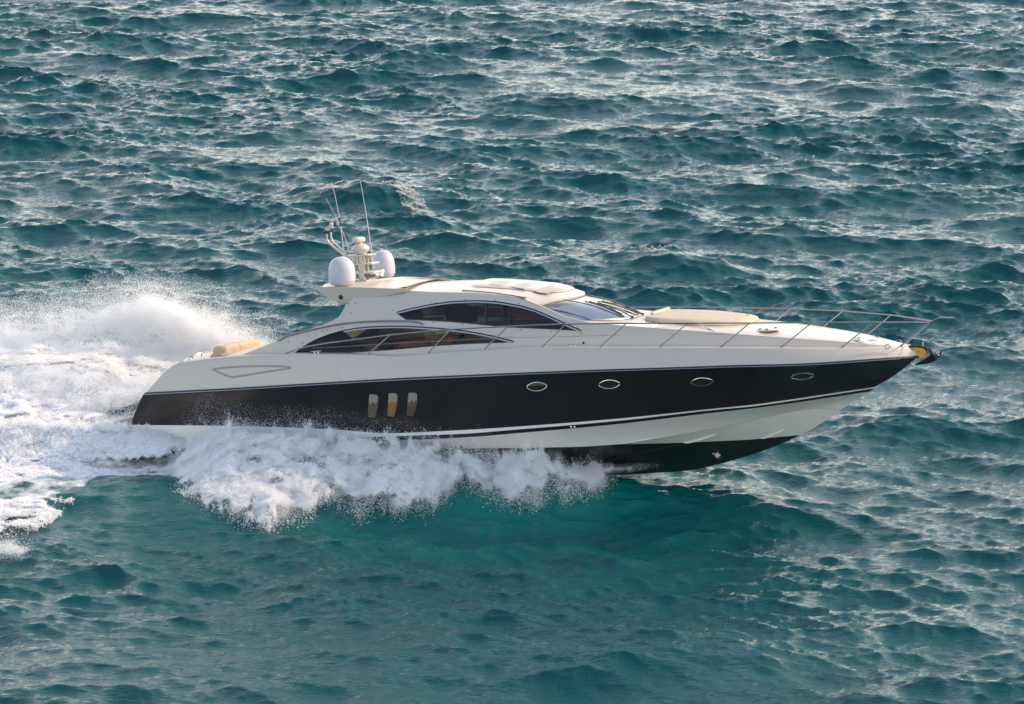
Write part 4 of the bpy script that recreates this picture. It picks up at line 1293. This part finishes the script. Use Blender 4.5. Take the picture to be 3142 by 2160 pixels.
# ---------------------------------------------------------------- loose things on board
# anchor held in the bow roller
a0 = at(2845, 1090, 0)
anchor = boat_thing('anchor', 'dark galvanised anchor hanging from the bow roller at the tip of the bow', 'anchor', a0)
L = lambda u, v, y=0.0: at(u, v, y)-a0
g = MB(); g.plate([L(2838, 1065), L(2856, 1068), L(2868, 1089), L(2874, 1100), L(2862, 1108), L(2854, 1086)], (0, 1, 0), 0.05)
g.build('shank', M['iron'], anchor, smooth=False)
g = MB()
for sd in (1, -1):
    g.plate([L(2807, 1119.5, 0.0)+[0, sd*0.02, 0], L(2840, 1104)+[0, sd*0.10, 0.02], L(2866, 1090)+[0, sd*0.2, 0.06], L(2872, 1104)+[0, sd*0.06, 0], L(2850, 1114)+[0, sd*0.04, 0]], (0.2, 0.6*sd, 0.75), 0.03)
g.plate([L(2862, 1098), L(2884, 1078), L(2891, 1074), L(2886, 1092), L(2874, 1106), L(2856, 1114), L(2845, 1114.5), L(2856, 1106)], (0, 1, 0), 0.10)
g.build('fluke', M['iron'], anchor, smooth=False)
g = MB(); g.tube([L(2880, 1088, -0.08), L(2880, 1088, 0.08)], 0.02, 0, 10); g.tube([L(2882, 1082, -0.07), L(2882, 1078, -0.07)], 0.012, 0, 6); g.build('shackle', M['steel'], anchor)

# foredeck sun pad
def pad_z(x, y): return float(zfore(x, y))
p_aft = at(1985, 1000, -1.0); p_fwd = at(2290, 1000, -0.3)
X0, X1 = p_aft[0]-0.05, p_fwd[0]+0.12
pc_ = np.array([(X0+X1)/2, 0, float(zfore((X0+X1)/2, 0))])
sunpad = boat_thing('sun_pad', 'cream padded sun bed spread on the foredeck ahead of the windscreen', 'sun pad', pc_)
s = np.linspace(-1, 1, 45); tt = np.linspace(0, 1, 60)
def pad_half(t): return 1.62*np.interp(t, [0, 0.05, 0.2, 0.55, 0.8, 0.93, 1.0], [0.62, 0.80, 0.96, 1.0, 0.84, 0.62, 0.42])
rows = []
for t in tt:
    x = X0+(X1-X0)*t
    y = s*pad_half(t)
    e = np.clip(np.minimum((1-np.abs(s))/0.16, np.minimum(t/0.05, (1-t)/0.05)), 0, 1)
    puff = 0.095*np.sqrt(1-(1-e)**2)+0.035*np.cos(s*math.pi/2)*np.clip(np.sin(math.pi*t), 0, 1)
    seam = 0.022*(np.exp(-((s-0.0)/0.02)**2)+np.exp(-((t-0.5)/0.008)**2)*0+np.exp(-((s-0.52)/0.02)**2)+np.exp(-((s+0.52)/0.02)**2))
    rows.append(np.stack([np.full(45, x), y, zfore(x, y)+0.02+puff-seam*e], 1)-pc_)
g = MB(); g.grid(np.array(rows)); g.build('mattress', M['pad'], sunpad, angle=60)
edge = np.array([r[0] for r in rows]+[rows[-1][k] for k in range(1, 45)]+[r[-1] for r in rows[::-1]]+[rows[0][k] for k in range(44, 0, -1)])
lo = edge.copy(); lo[:, 2] -= 0.06; lo[:, :2] *= 0.965
hi = edge.copy(); hi[:, 2] += 0.01
g = MB(); g.grid(np.array([hi*[1.004, 1.004, 1], (hi+lo)/2*[1.012, 1.012, 1], lo]), 0, flip=False); g.build('mattress_side', M['padside'], sunpad)
g = MB()
yy = np.linspace(-0.85, 0.85, 15)
g.tube(np.stack([np.full(15, X0+0.16)+0.05*(1-(yy/0.85)**2), yy, np.array([float(zfore(X0+0.16, b)) for b in yy])+0.15], 1)-pc_, 0.062*np.r_[0.5, 0.9, np.ones(11), 0.9, 0.5], 0, 12)
g.build('headrest', M['pad'], sunpad)
g = MB()
yy = np.linspace(-0.72, 0.72, 15)
g.tube(np.stack([np.full(15, X1-0.12)-0.25*(yy/0.72)**2, yy, np.array([float(zfore(X1-0.12, b)) for b in yy])+0.10], 1)-pc_, 0.075*np.r_[0.5, 0.9, np.ones(11), 0.9, 0.5], 0, 12)
g.build('bolster', M['padside'], sunpad)
g = MB()
q = np.array([onz(u, v, zfore) for u, v in [(2003, 1005), (2020, 1000), (2060, 998), (2100, 997), (2150, 1003), (2192, 1016)]])
q[1:-1, 2] += 0.05
g.tube(resample(q, 0.08, closed=False), 0.013, 0, 6); g.pair('sun_pad_rail', M['steel'], yacht)

# aft lounge: rolled backrest and seat cushions
def bolster_obj(name, label, cat, u, v, y0, y1, rx, rz, m, seams=()):
    c0 = at(u, v, y0)
    root = boat_thing(name, label, cat, c0)
    yy = np.linspace(0, y1-y0, 40)
    th = np.arange(28)*2*math.pi/28
    sq = lambda a, p: np.sign(a)*np.abs(a)**p
    rows = []
    for b in yy:
        e = min(1, min(b, yy[-1]-b)/0.05)
        k = 0.90+0.10*math.sqrt(max(0, 1-(1-e)**2))
        for sm in seams:
            k *= 1-0.06*math.exp(-((b-sm)/0.02)**2)
        k *= 1-0.18*(max(0, b-1.2)/1.4)**2
        rows.append(np.stack([rx*k*sq(np.cos(th), 0.7), np.full(28, b), rz*k*np.where(np.sin(th) > 0, np.abs(np.sin(th))**0.75, -np.abs(np.sin(th))**0.5)], 1))
    g = MB(); g.grid(np.array(rows), 0, wrap=True)
    g.add(rows[0], [list(range(28))]); g.add(rows[-1], [list(range(28))[::-1]])
    g.build('cover', m, root, angle=45)
    g = MB(); g.tube(np.concatenate([rows[1], rows[1][:1]])*[1.005, 1, 1.005], 0.01, 0, 6, cap=False)
    for sm in seams:
        i = int(np.argmin(np.abs(yy-sm))); g.tube(np.concatenate([rows[i], rows[i][:1]])*[1.02, 1, 1.02], 0.009, 0, 6, cap=False)
    g.build('piping', M['padside'], root)
    return root
bolster_obj('backrest_cushion', 'thick beige rolled backrest cushion across the aft deck', 'cushion', 668, 1082, -1.75, 0.95, 0.145, 0.165, M['cushion'], (1.25,))
bolster_obj('seat_cushion', 'small tan seat cushion beside the aft end of the rolled backrest', 'cushion', 664, 1094, -1.98, -1.62, 0.17, 0.085, M['cushion'])
g = MB(); g.box(at(720, 1094, -1.2)+[0.1, 0.9, -0.06], (1.5, 2.6, 0.14), 0, bev=0.04)
g.build('aft_sun_bed', M['pad'], yacht)
g = MB(); g.box(at(606, 1103, -1.7)+[0.1, 0.6, -0.03], (0.8, 1.5, 0.06), 0, bev=0.02); g.build('aft_locker', M['cream'], yacht)

# helmsman behind the tinted side window
hp_ = at(1545, 948, -0.85)
person = boat_thing('person', 'person in a dark shirt seated at the helm behind the tinted side window', 'person', hp_+[0, 0, -0.68])
def skinned(name, nodes, edges, m, parent, sub=2):
    me = bpy.data.meshes.new(name)
    me.from_pydata([n[:3] for n in nodes], edges, [])
    o = bpy.data.objects.new(name, me); C.objects.link(o); o.parent = parent
    me.materials.append(m)
    md = o.modifiers.new('skin', 'SKIN')
    if not me.skin_vertices: me.attributes.new('skin_vertices', 'FLOAT', 'POINT')
    for i, n in enumerate(nodes): me.skin_vertices[0].data[i].radius = (n[3], n[4] if len(n) > 4 else n[3])
    me.skin_vertices[0].data[0].use_root = True
    md.use_smooth_shade = True
    sd = o.modifiers.new('sub', 'SUBSURF'); sd.levels = sub; sd.render_levels = sub
    return o
nodes = [(0, 0, 0, .15, .17), (0.02, 0, 0.22, .13, .17), (0.04, 0, 0.42, .12, .19), (0.05, 0, 0.52, .07, .09), (0.07, 0, 0.60, .055), (0.09, 0, 0.68, .085, .075), (0.09, 0, 0.78, .085, .075),
         (0.04, -0.2, 0.46, .06), (0.10, -0.25, 0.24, .045), (0.33, -0.16, 0.18, .036), (0.42, -0.12, 0.20, .03),
         (0.04, 0.2, 0.46, .06), (0.10, 0.25, 0.24, .045), (0.33, 0.16, 0.18, .036), (0.42, 0.12, 0.20, .03),
         (0.22, -0.11, 0.0, .085), (0.46, -0.13, 0.0, .062), (0.50, -0.13, -0.42, .042), (0.62, -0.13, -0.46, .035),
         (0.22, 0.11, 0.0, .085), (0.46, 0.13, 0.0, .062), (0.50, 0.13, -0.42, .042), (0.62, 0.13, -0.46, .035)]
eds = [(0, 1), (1, 2), (2, 3), (3, 4), (4, 5), (5, 6), (2, 7), (7, 8), (8, 9), (9, 10), (2, 11), (11, 12), (12, 13), (13, 14), (0, 15), (15, 16), (16, 17), (17, 18), (0, 19), (19, 20), (20, 21), (21, 22)]
skinned('body', nodes, eds, M['skin'], person)
sh = [(x, y, z, r*1.10+0.008, (q[4] if len(q) > 4 else r)*1.10+0.008) for q in [nodes[i] for i in (0, 1, 2, 3, 7, 8, 11, 12)] for x, y, z, r in [q[:4]]]
skinned('shirt', sh, [(0, 1), (1, 2), (2, 3), (2, 4), (4, 5), (2, 6), (6, 7)], M['shirt'], person)
g = MB(); g.ell((0.075, 0, 0.765), (0.105, 0.088, 0.10), seg=16); g.build('hair', M['hair'], person)
g = MB(); g.ell((0.185, 0, 0.715), (0.02, 0.014, 0.02), seg=8); g.ell((0.08, 0.085, 0.71), (0.02, 0.01, 0.028), seg=8); g.ell((0.08, -0.085, 0.71), (0.02, 0.01, 0.028), seg=8); g.ell((0.165, 0.03, 0.735), (0.012, 0.014, 0.008), seg=8, mi=1); g.ell((0.165, -0.03, 0.735), (0.012, 0.014, 0.008), seg=8, mi=1)
g.build('face', [M['skin'], M['hair']], person)

# ---------------------------------------------------------------- spray and foam: clouds of droplets thrown up by the hull
_lat = np.random.default_rng(3).random((32, 32, 32))
def vnoise(p):
    i = np.floor(p).astype(int); f = p-i; f = f*f*(3-2*f)
    i0 = i % 32; i1 = (i+1) % 32
    g = lambda a, b, c: _lat[a[:, 0], b[:, 1], c[:, 2]]
    x0 = (g(i0, i0, i0)*(1-f[:, 0])+g(i1, i0, i0)*f[:, 0])*(1-f[:, 1])+(g(i0, i1, i0)*(1-f[:, 0])+g(i1, i1, i0)*f[:, 0])*f[:, 1]
    x1 = (g(i0, i0, i1)*(1-f[:, 0])+g(i1, i0, i1)*f[:, 0])*(1-f[:, 1])+(g(i0, i1, i1)*(1-f[:, 0])+g(i1, i1, i1)*f[:, 0])*f[:, 1]
    return x0*(1-f[:, 2])+x1*f[:, 2]
def fbm(p, o=4):
    r = 0; a = 0.5; t = 0
    for k in range(o):
        r = r+a*vnoise(p*2**k+k*7.3); t += a; a *= 0.55
    return r/t

def spray_mat(name, col, tr=0.35):
    m = bpy.data.materials.new(name); m.use_nodes = True
    nt = m.node_tree; nt.nodes.remove(nt.nodes['Principled BSDF']); out = nt.nodes['Material Output']
    d = nt.nodes.new('ShaderNodeBsdfDiffuse'); d.inputs[0].default_value = (*col, 1)
    t = nt.nodes.new('ShaderNodeBsdfTranslucent'); t.inputs[0].default_value = (*col, 1)
    mx = nt.nodes.new('ShaderNodeMixShader'); mx.inputs[0].default_value = tr
    nt.links.new(d.outputs[0], mx.inputs[1]); nt.links.new(t.outputs[0], mx.inputs[2]); nt.links.new(mx.outputs[0], out.inputs[0])
    return m
M['foam'] = spray_mat('whitecap_foam', (0.96, 0.96, 0.95), 0.55)
M['spray'] = spray_mat('spray_droplets', (0.94, 0.94, 0.94), 0.45)

def droplet_nodes():
    ng = bpy.data.node_groups.new('droplets', 'GeometryNodeTree')
    ng.interface.new_socket('Geometry', in_out='INPUT', socket_type='NodeSocketGeometry')
    ng.interface.new_socket('Geometry', in_out='OUTPUT', socket_type='NodeSocketGeometry')
    i = ng.nodes.new('NodeGroupInput'); o = ng.nodes.new('NodeGroupOutput')
    p = ng.nodes.new('GeometryNodeMeshToPoints')
    a = ng.nodes.new('GeometryNodeInputNamedAttribute'); a.data_type = 'FLOAT'; a.inputs[0].default_value = 'r'
    s = ng.nodes.new('GeometryNodeSetMaterial'); s.inputs['Material'].default_value = M['spray']
    ng.links.new(i.outputs[0], p.inputs[0]); ng.links.new(a.outputs[0], p.inputs['Radius'])
    ng.links.new(p.outputs[0], s.inputs[0]); ng.links.new(s.outputs[0], o.inputs[0])
    return ng
DROPS = droplet_nodes()

def droplets(name, P, r, label):
    me = bpy.data.meshes.new(name)
    me.vertices.add(len(P)); me.vertices.foreach_set('co', P.astype(np.float32).ravel())
    me.attributes.new('r', 'FLOAT', 'POINT').data.foreach_set('value', r.astype(np.float32))
    me.materials.append(M['spray'])
    o = bpy.data.objects.new(name, me); C.objects.link(o)
    md = o.modifiers.new('droplets', 'NODES'); md.node_group = DROPS
    return tag(o, label, 'sea spray', kind='stuff')

def rays(u, v):
    return (np.outer((u-1571)/F_PX, RGT)+np.outer((1080-v)/F_PX, UPV)+FWD)
def on_q(u, v, q):
    """the point seen at (u, v) on the upright plane q metres to starboard of the boat's track"""
    r = rays(u, v)
    cq = (CAM[0]-BO[0])*TQ[0]+(CAM[1]-BO[1])*TQ[1]
    k = (q-cq)/(r[:, 0]*TQ[0]+r[:, 1]*TQ[1])
    return CAM+r*k[:, None]

def curtain(top, bot, q_top, q_bot, n, seed, soft=(18, 22), clump=0.9, cl_scale=1.3, bias=0.30, depth=0.35, lump=0.5, rmin=0.005, rmax=0.016, fade=(0, 0), stretch=(1, 1, 1), zmin=-0.1, ragged=40, gam=1.7):
    """droplets filling a sheet of spray: its crest line and its foot line are traced, its lean is q_bot (foot) to q_top (crest)"""
    g = np.random.default_rng(seed)
    tu, tv = np.array(top, float).T; bu, bv = np.array(bot, float).T
    u0, u1 = max(tu.min(), bu.min())-10, min(tu.max(), bu.max())+10
    out = []
    got = 0
    qt = (lambda u: np.interp(u, *np.array(q_top, float).T)) if not np.isscalar(q_top) else (lambda u: np.full(len(u), q_top))
    qb = (lambda u: np.interp(u, *np.array(q_bot, float).T)) if not np.isscalar(q_bot) else (lambda u: np.full(len(u), q_bot))
    for _ in range(40):
        m = 400000
        u = g.uniform(u0, u1, m)
        vt, vb = np.interp(u, tu, tv), np.interp(u, bu, bv)
        ex = 60
        v = g.uniform(0, 1, m)*(vb-vt+2*ex)+vt-ex
        t = np.clip((v-vt)/np.maximum(vb-vt, 1), 0, 1)
        # ragged outline: jets reach further in some places than in others
        q0 = np.stack([u/58.0, v/150.0, np.full(m, seed*1.7)], 1)
        r1 = fbm(q0, 3)-0.5; r2 = fbm(q0*3.7+9, 3)-0.5
        vb = vb+(r1*1.5+r2*0.75)*ragged; vt = vt+(fbm(q0*2.3+4, 3)-0.5)*ragged*0.9
        w = np.clip(0.5+(v-vt)/(2*soft[0]), 0, 1)*np.clip(0.5+(vb-v)/(2*soft[1]), 0, 1)
        w *= (vb-vt+2*ex)/400.0
        if fade[0]: w *= np.clip((u-u0)/fade[0], 0, 1)
        if fade[1]: w *= np.clip((u1-u)/fade[1], 0, 1)
        q = qt(u)+(qb(u)-qt(u))*t
        P = on_q(u, v, q)
        nz = fbm(P*np.array(stretch)*cl_scale+seed*3.1, 5)
        edge = np.clip(0.5+(v-vt)/(2*soft[0]), 0, 1)*np.clip(0.5+(vb-v)/(2*soft[1]), 0, 1)
        core = edge
        dens = np.clip((nz-0.5+bias+(core-1)*0.55)*3.0, 0, 1)**gam
        w *= (1-clump)+clump*dens
        k = g.random(m) < w
        P = P[k]; nz2 = fbm(P*2.3+seed, 3)
        off = (g.normal(size=k.sum())*depth*(0.35+0.9*(1-core[k]))+(nz2-0.5)*lump*2)
        P = P+np.outer(off, np.array([TQ[0], TQ[1], 0]))-np.outer(off, UPV)*0.0
        # keep the droplet on its sight line while it moves in depth, so the sheet keeps its outline
        d = CAM-P; d /= np.linalg.norm(d, axis=1)[:, None]
        P = P-np.outer(off, np.array([TQ[0], TQ[1], 0]))+d*off[:, None]
        out.append(P); got += len(P)
        if got >= n: break
    P = np.concatenate(out)[:n]
    P = P[P[:, 2] > zmin]
    r = rmin+(rmax-rmin)*g.random(len(P))**2.5
    return P, r

B_TOP = [(520, 1385), (570, 1358), (610, 1339), (660, 1316), (707, 1303), (790, 1312), (881, 1314), (980, 1326), (1075, 1334), (1160, 1346), (1260, 1354), (1371, 1372), (1450, 1374), (1546, 1380), (1600, 1384), (1662, 1378), (1690, 1398), (1720, 1416), (1770, 1424), (1820, 1432), (1890, 1448)]
B_BOT = [(520, 1500), (571, 1517), (640, 1548), (687, 1571), (760, 1588), (842, 1604), (900, 1594), (940, 1566), (975, 1535), (1000, 1518), (1036, 1532), (1070, 1556), (1110, 1566), (1197, 1537), (1250, 1545), (1328, 1560), (1370, 1526), (1400, 1484), (1425, 1470), (1470, 1500), (1518, 1532), (1580, 1520), (1620, 1522), (1662, 1545), (1700, 1505), (1750, 1497), (1817, 1508), (1860, 1478), (1890, 1464)]
Qhull = [(520, 2.6), (900, 2.7), (1300, 2.5), (1600, 2.1), (1800, 1.3), (1960, 0.4)]
Qfoot = [(520, 5.0), (687, 6.4), (842, 7.0), (1000, 5.4), (1110, 5.4), (1328, 4.7), (1420, 3.2), (1518, 3.5), (1662, 3.4), (1817, 2.1), (1960, 0.7)]
P1, r1 = curtain(B_TOP, B_BOT, Qhull, Qfoot, 1300000, 1, soft=(34, 56), clump=0.95, bias=0.31, cl_scale=1.35, depth=0.32, lump=0.30, ragged=80, gam=2.4, rmin=0.003, rmax=0.011, stretch=(1.25, 1.25, 0.7), fade=(60, 60))
# looser droplets flung past the edges
up = lambda L, d: [(u, v+d) for u, v in L]
P2, r2 = curtain(up(B_TOP, -34), up(B_BOT, 30), Qhull, Qfoot, 190000, 2, soft=(46, 40), clump=0.95, bias=0.10, cl_scale=2.1, depth=0.6, rmin=0.0018, rmax=0.0055, fade=(80, 60))
P3, r3 = curtain([(560, 1262), (640, 1238), (720, 1250), (800, 1290), (880, 1276), (960, 1275), (1040, 1300)], [(560, 1312), (720, 1312), (880, 1318), (1040, 1326)], 2.7, 2.8, 4200, 3, soft=(34, 14), clump=0.9, bias=0.12, cl_scale=1.6, depth=0.3, rmin=0.0018, rmax=0.005, fade=(50, 50))
P4, r4 = curtain([(1790, 1426), (1900, 1431), (1970, 1428), (2035, 1422)], [(1790, 1462), (1900, 1448), (1970, 1440), (2035, 1428)], [(1790, 1.5), (2035, 0.35)], [(1790, 1.6), (2035, 0.4)], 8000, 4, soft=(10, 10), clump=0.9, bias=0.2, cl_scale=2.5, depth=0.08, lump=0.1, ragged=14, rmin=0.002, rmax=0.006, fade=(40, 60))
droplets('bow_spray', np.concatenate([P1, P2, P3, P4]), np.concatenate([r1, r2, r3, r4]), 'white spray curtain thrown out along the near side of the hull')

# stern: layers of white water from the near foam belt to the far plume
layers = [
 # near foam belt
 ([(-40, 1398), (100, 1396), (200, 1394), (260, 1402), (330, 1396), (420, 1398), (500, 1388), (560, 1366), (620, 1352), (760, 1350)], [(-40, 1640), (60, 1622), (130, 1606), (200, 1566), (240, 1520), (290, 1506), (330, 1488), (420, 1502), (500, 1510), (560, 1512), (620, 1516), (760, 1540)], [(-40, 3.6), (260, 3.0), (560, 1.6), (760, 2.5)], [(-40, 9.9), (130, 8.5), (240, 6.0), (330, 4.9), (500, 5.0), (620, 5.2), (760, 6.2)], 380000, dict(soft=(16, 70), bias=0.40, cl_scale=1.8, clump=0.985, depth=0.18, lump=0.5, ragged=85, gam=2.8, rmin=0.004, rmax=0.017, fade=(0, 220))),
 # rolled mist beside the transom
 ([(-40, 1290), (100, 1296), (200, 1300), (300, 1306), (400, 1312), (500, 1322), (560, 1340)], [(-40, 1400), (100, 1402), (200, 1398), (300, 1402), (400, 1400), (500, 1394), (560, 1380)], 2.0, 3.3, 210000, dict(soft=(18, 12), bias=0.42, cl_scale=0.6, clump=0.7, depth=0.22, lump=0.25, rmin=0.007, rmax=0.016, fade=(0, 60))),
 # belt behind the platform
 ([(-40, 1196), (60, 1188), (130, 1212), (200, 1218), (270, 1236), (320, 1262)], [(-40, 1312), (100, 1310), (200, 1304), (270, 1290), (320, 1274)], -1.4, 1.4, 190000, dict(soft=(16, 18), bias=0.26, cl_scale=1.4, clump=0.95, depth=0.25, lump=0.5, rmin=0.007, rmax=0.02)),
 # far belt, sunlit
 ([(-40, 1048), (60, 1046), (120, 1050), (200, 1062), (290, 1044), (340, 1052), (420, 1070), (520, 1080), (600, 1060)], [(-40, 1160), (60, 1166), (140, 1176), (200, 1168), (300, 1200), (400, 1250), (520, 1250), (600, 1200)], -7.5, -3.0, 260000, dict(soft=(14, 30), bias=0.24, cl_scale=1.5, clump=0.95, depth=0.3, lump=0.6, rmin=0.008, rmax=0.022)),
 # mist over the far belt
 ([(-40, 975), (100, 965), (200, 950), (300, 930), (380, 912), (440, 902), (500, 912), (570, 945), (640, 975), (700, 1000), (780, 1012), (880, 1010)], [(-40, 1080), (200, 1085), (400, 1100), (520, 1120), (640, 1100), (760, 1085), (880, 1060)], -5.5, -4.2, 460000, dict(soft=(70, 30), bias=0.20, cl_scale=0.9, clump=0.85, depth=0.8, lump=0.3, rmin=0.0025, rmax=0.007, fade=(0, 130), stretch=(0.7, 0.7, 1.3))),
 # bright arc of the plume
 ([(380, 915), (440, 900), (490, 905), (560, 938), (640, 975), (720, 1008), (800, 1030), (860, 1035)], [(380, 990), (440, 985), (490, 990), (560, 1050), (640, 1090), (720, 1095), (800, 1075), (860, 1055)], -4.6, -4.0, 85000, dict(soft=(40, 60), bias=0.20, cl_scale=1.1, clump=0.8, depth=0.7, lump=0.3, rmin=0.0025, rmax=0.0075, fade=(90, 90), stretch=(0.7, 0.7, 1.3))),
 # thin veil further up and left
 ([(-40, 960), (150, 930), (300, 890), (450, 870), (600, 900), (760, 960)], [(-40, 1060), (200, 1040), (400, 1000), (600, 1020), (760, 1040)], -6.0, -5.0, 150000, dict(soft=(70, 40), bias=0.24, cl_scale=0.7, clump=0.8, depth=0.9, rmin=0.002, rmax=0.006, fade=(0, 80))),
 # detached puff at lower left
 ([(-40, 1655), (40, 1650), (90, 1662), (130, 1690)], [(-40, 1712), (40, 1706), (90, 1700), (130, 1694)], 10.3, 11.7, 15000, dict(soft=(34, 22), bias=0.30, cl_scale=1.6, clump=0.9, depth=0.4, ragged=30, rmin=0.002, rmax=0.0065, fade=(0, 90))),
 # haze of droplets between the belts
 ([(-40, 1130), (200, 1120), (420, 1120), (540, 1130)], [(-40, 1300), (200, 1285), (330, 1262), (420, 1240), (540, 1200)], -2.5, 0.0, 110000, dict(soft=(30, 30), bias=0.2, cl_scale=0.9, clump=0.9, depth=0.7, rmin=0.005, rmax=0.013)),
]
Ps, rs = [], []
for k, (tp, bt, qt, qb, n, kw) in enumerate(layers):
    p, r = curtain(tp, bt, qt, qb, n, 20+k, **kw)
    Ps.append(p); rs.append(r)
    print('layer', k, len(p), p[:, 2].min().round(2), p[:, 2].max().round(2), 's', sq_of(p[:, 0], p[:, 1])[0].min().round(1), sq_of(p[:, 0], p[:, 1])[0].max().round(1))
droplets('stern_spray', np.concatenate(Ps), np.concatenate(rs), 'white churned wake and sunlit mist thrown up behind the stern')

# whitecaps: foam lying on the backs of breaking seas
def whitecap(top, bot, n, seed, label, bias=0.08, lift=0.03):
    g = np.random.default_rng(seed)
    tu, tv = np.array(top, float).T; bu, bv = np.array(bot, float).T
    m = n*14
    u = g.uniform(tu.min(), tu.max(), m); vt, vb = np.interp(u, tu, tv), np.interp(u, bu, bv)
    v = vt+(vb-vt)*g.random(m)
    r = rays(u, v); P = CAM+r*((0.25-CAM[2])/r[:, 2])[:, None]
    ex = np.minimum(np.minimum((v-vt)/5, (vb-v)/5), np.minimum((u-tu.min())/14, (tu.max()-u)/14))
    nz = fbm(P*np.array([2.2, 3.6, 1])*2.6+seed, 5)
    k = g.random(m) < np.clip((nz-0.5+bias+(np.clip(ex, 0, 1)-1)*0.4)*5, 0, 1)*((vb-vt)/max(1, (vb-vt).max()))
    P = P[k][:n]
    X, Y, Z, _ = sea_at(P[:, 0], P[:, 1])
    P = np.stack([P[:, 0]+X, P[:, 1]+Y, Z+lift+np.abs(g.normal(size=len(P)))*0.03], 1)
    r = 0.006+0.014*g.random(len(P))**2
    tet = np.array([[1, 0, -0.5], [-0.5, 0.87, -0.5], [-0.5, -0.87, -0.5], [0, 0, 1.0]])
    ang = g.random(len(P))*6.28
    ca, sa = np.cos(ang)[:, None], np.sin(ang)[:, None]
    tv = np.stack([tet[None, :, 0]*ca-tet[None, :, 1]*sa, tet[None, :, 0]*sa+tet[None, :, 1]*ca, np.repeat(tet[None, :, 2], len(P), 0)], 2)
    V = (P[:, None, :]+tv*r[:, None, None]).reshape(-1, 3)
    q = np.array([[0, 2, 1], [0, 1, 3], [1, 2, 3], [2, 0, 3]])
    T = (np.arange(len(P))[:, None, None]*4+q[None]).reshape(-1, 3)
    me = fast_mesh('whitecap', V, T)
    me.materials.append(M['foam'])
    o = bpy.data.objects.new('whitecap', me); C.objects.link(o)
    return tag(o, label)
caps = [
 ([(1128, 546), (1180, 552), (1240, 570), (1300, 600), (1350, 632)], [(1128, 560), (1180, 582), (1240, 616), (1300, 636), (1350, 644)], 7000, 'long ragged streak of breaking foam just behind the radio aerials'),
 ([(1975, 786), (2010, 779), (2060, 780), (2100, 794)], [(1975, 790), (2010, 788), (2060, 790), (2100, 799)], 5000, 'short bright whitecap on a steep wave beyond the windscreen'),
 ([(2960, 312), (3010, 308), (3060, 322), (3110, 340)], [(2960, 317), (3010, 317), (3060, 330), (3110, 345)], 4500, 'foam crest near the right edge of the far water'),
 ([(480, 412), (540, 408), (600, 408), (640, 412)], [(480, 416), (540, 416), (600, 415), (640, 415)], 3000, 'flat foam streak on the far water left of the aerials'),
 ([(215, 312), (250, 306), (300, 316)], [(215, 318), (250, 318), (300, 324)], 2200, 'tiny foam fleck on the far water at the upper left'),
]
for k, (tp, bt, n, lb) in enumerate(caps):
    o = whitecap(tp, bt, n, 60+k, lb)
    o['category'] = 'whitecap'; o['group'] = 'whitecaps on the sea'
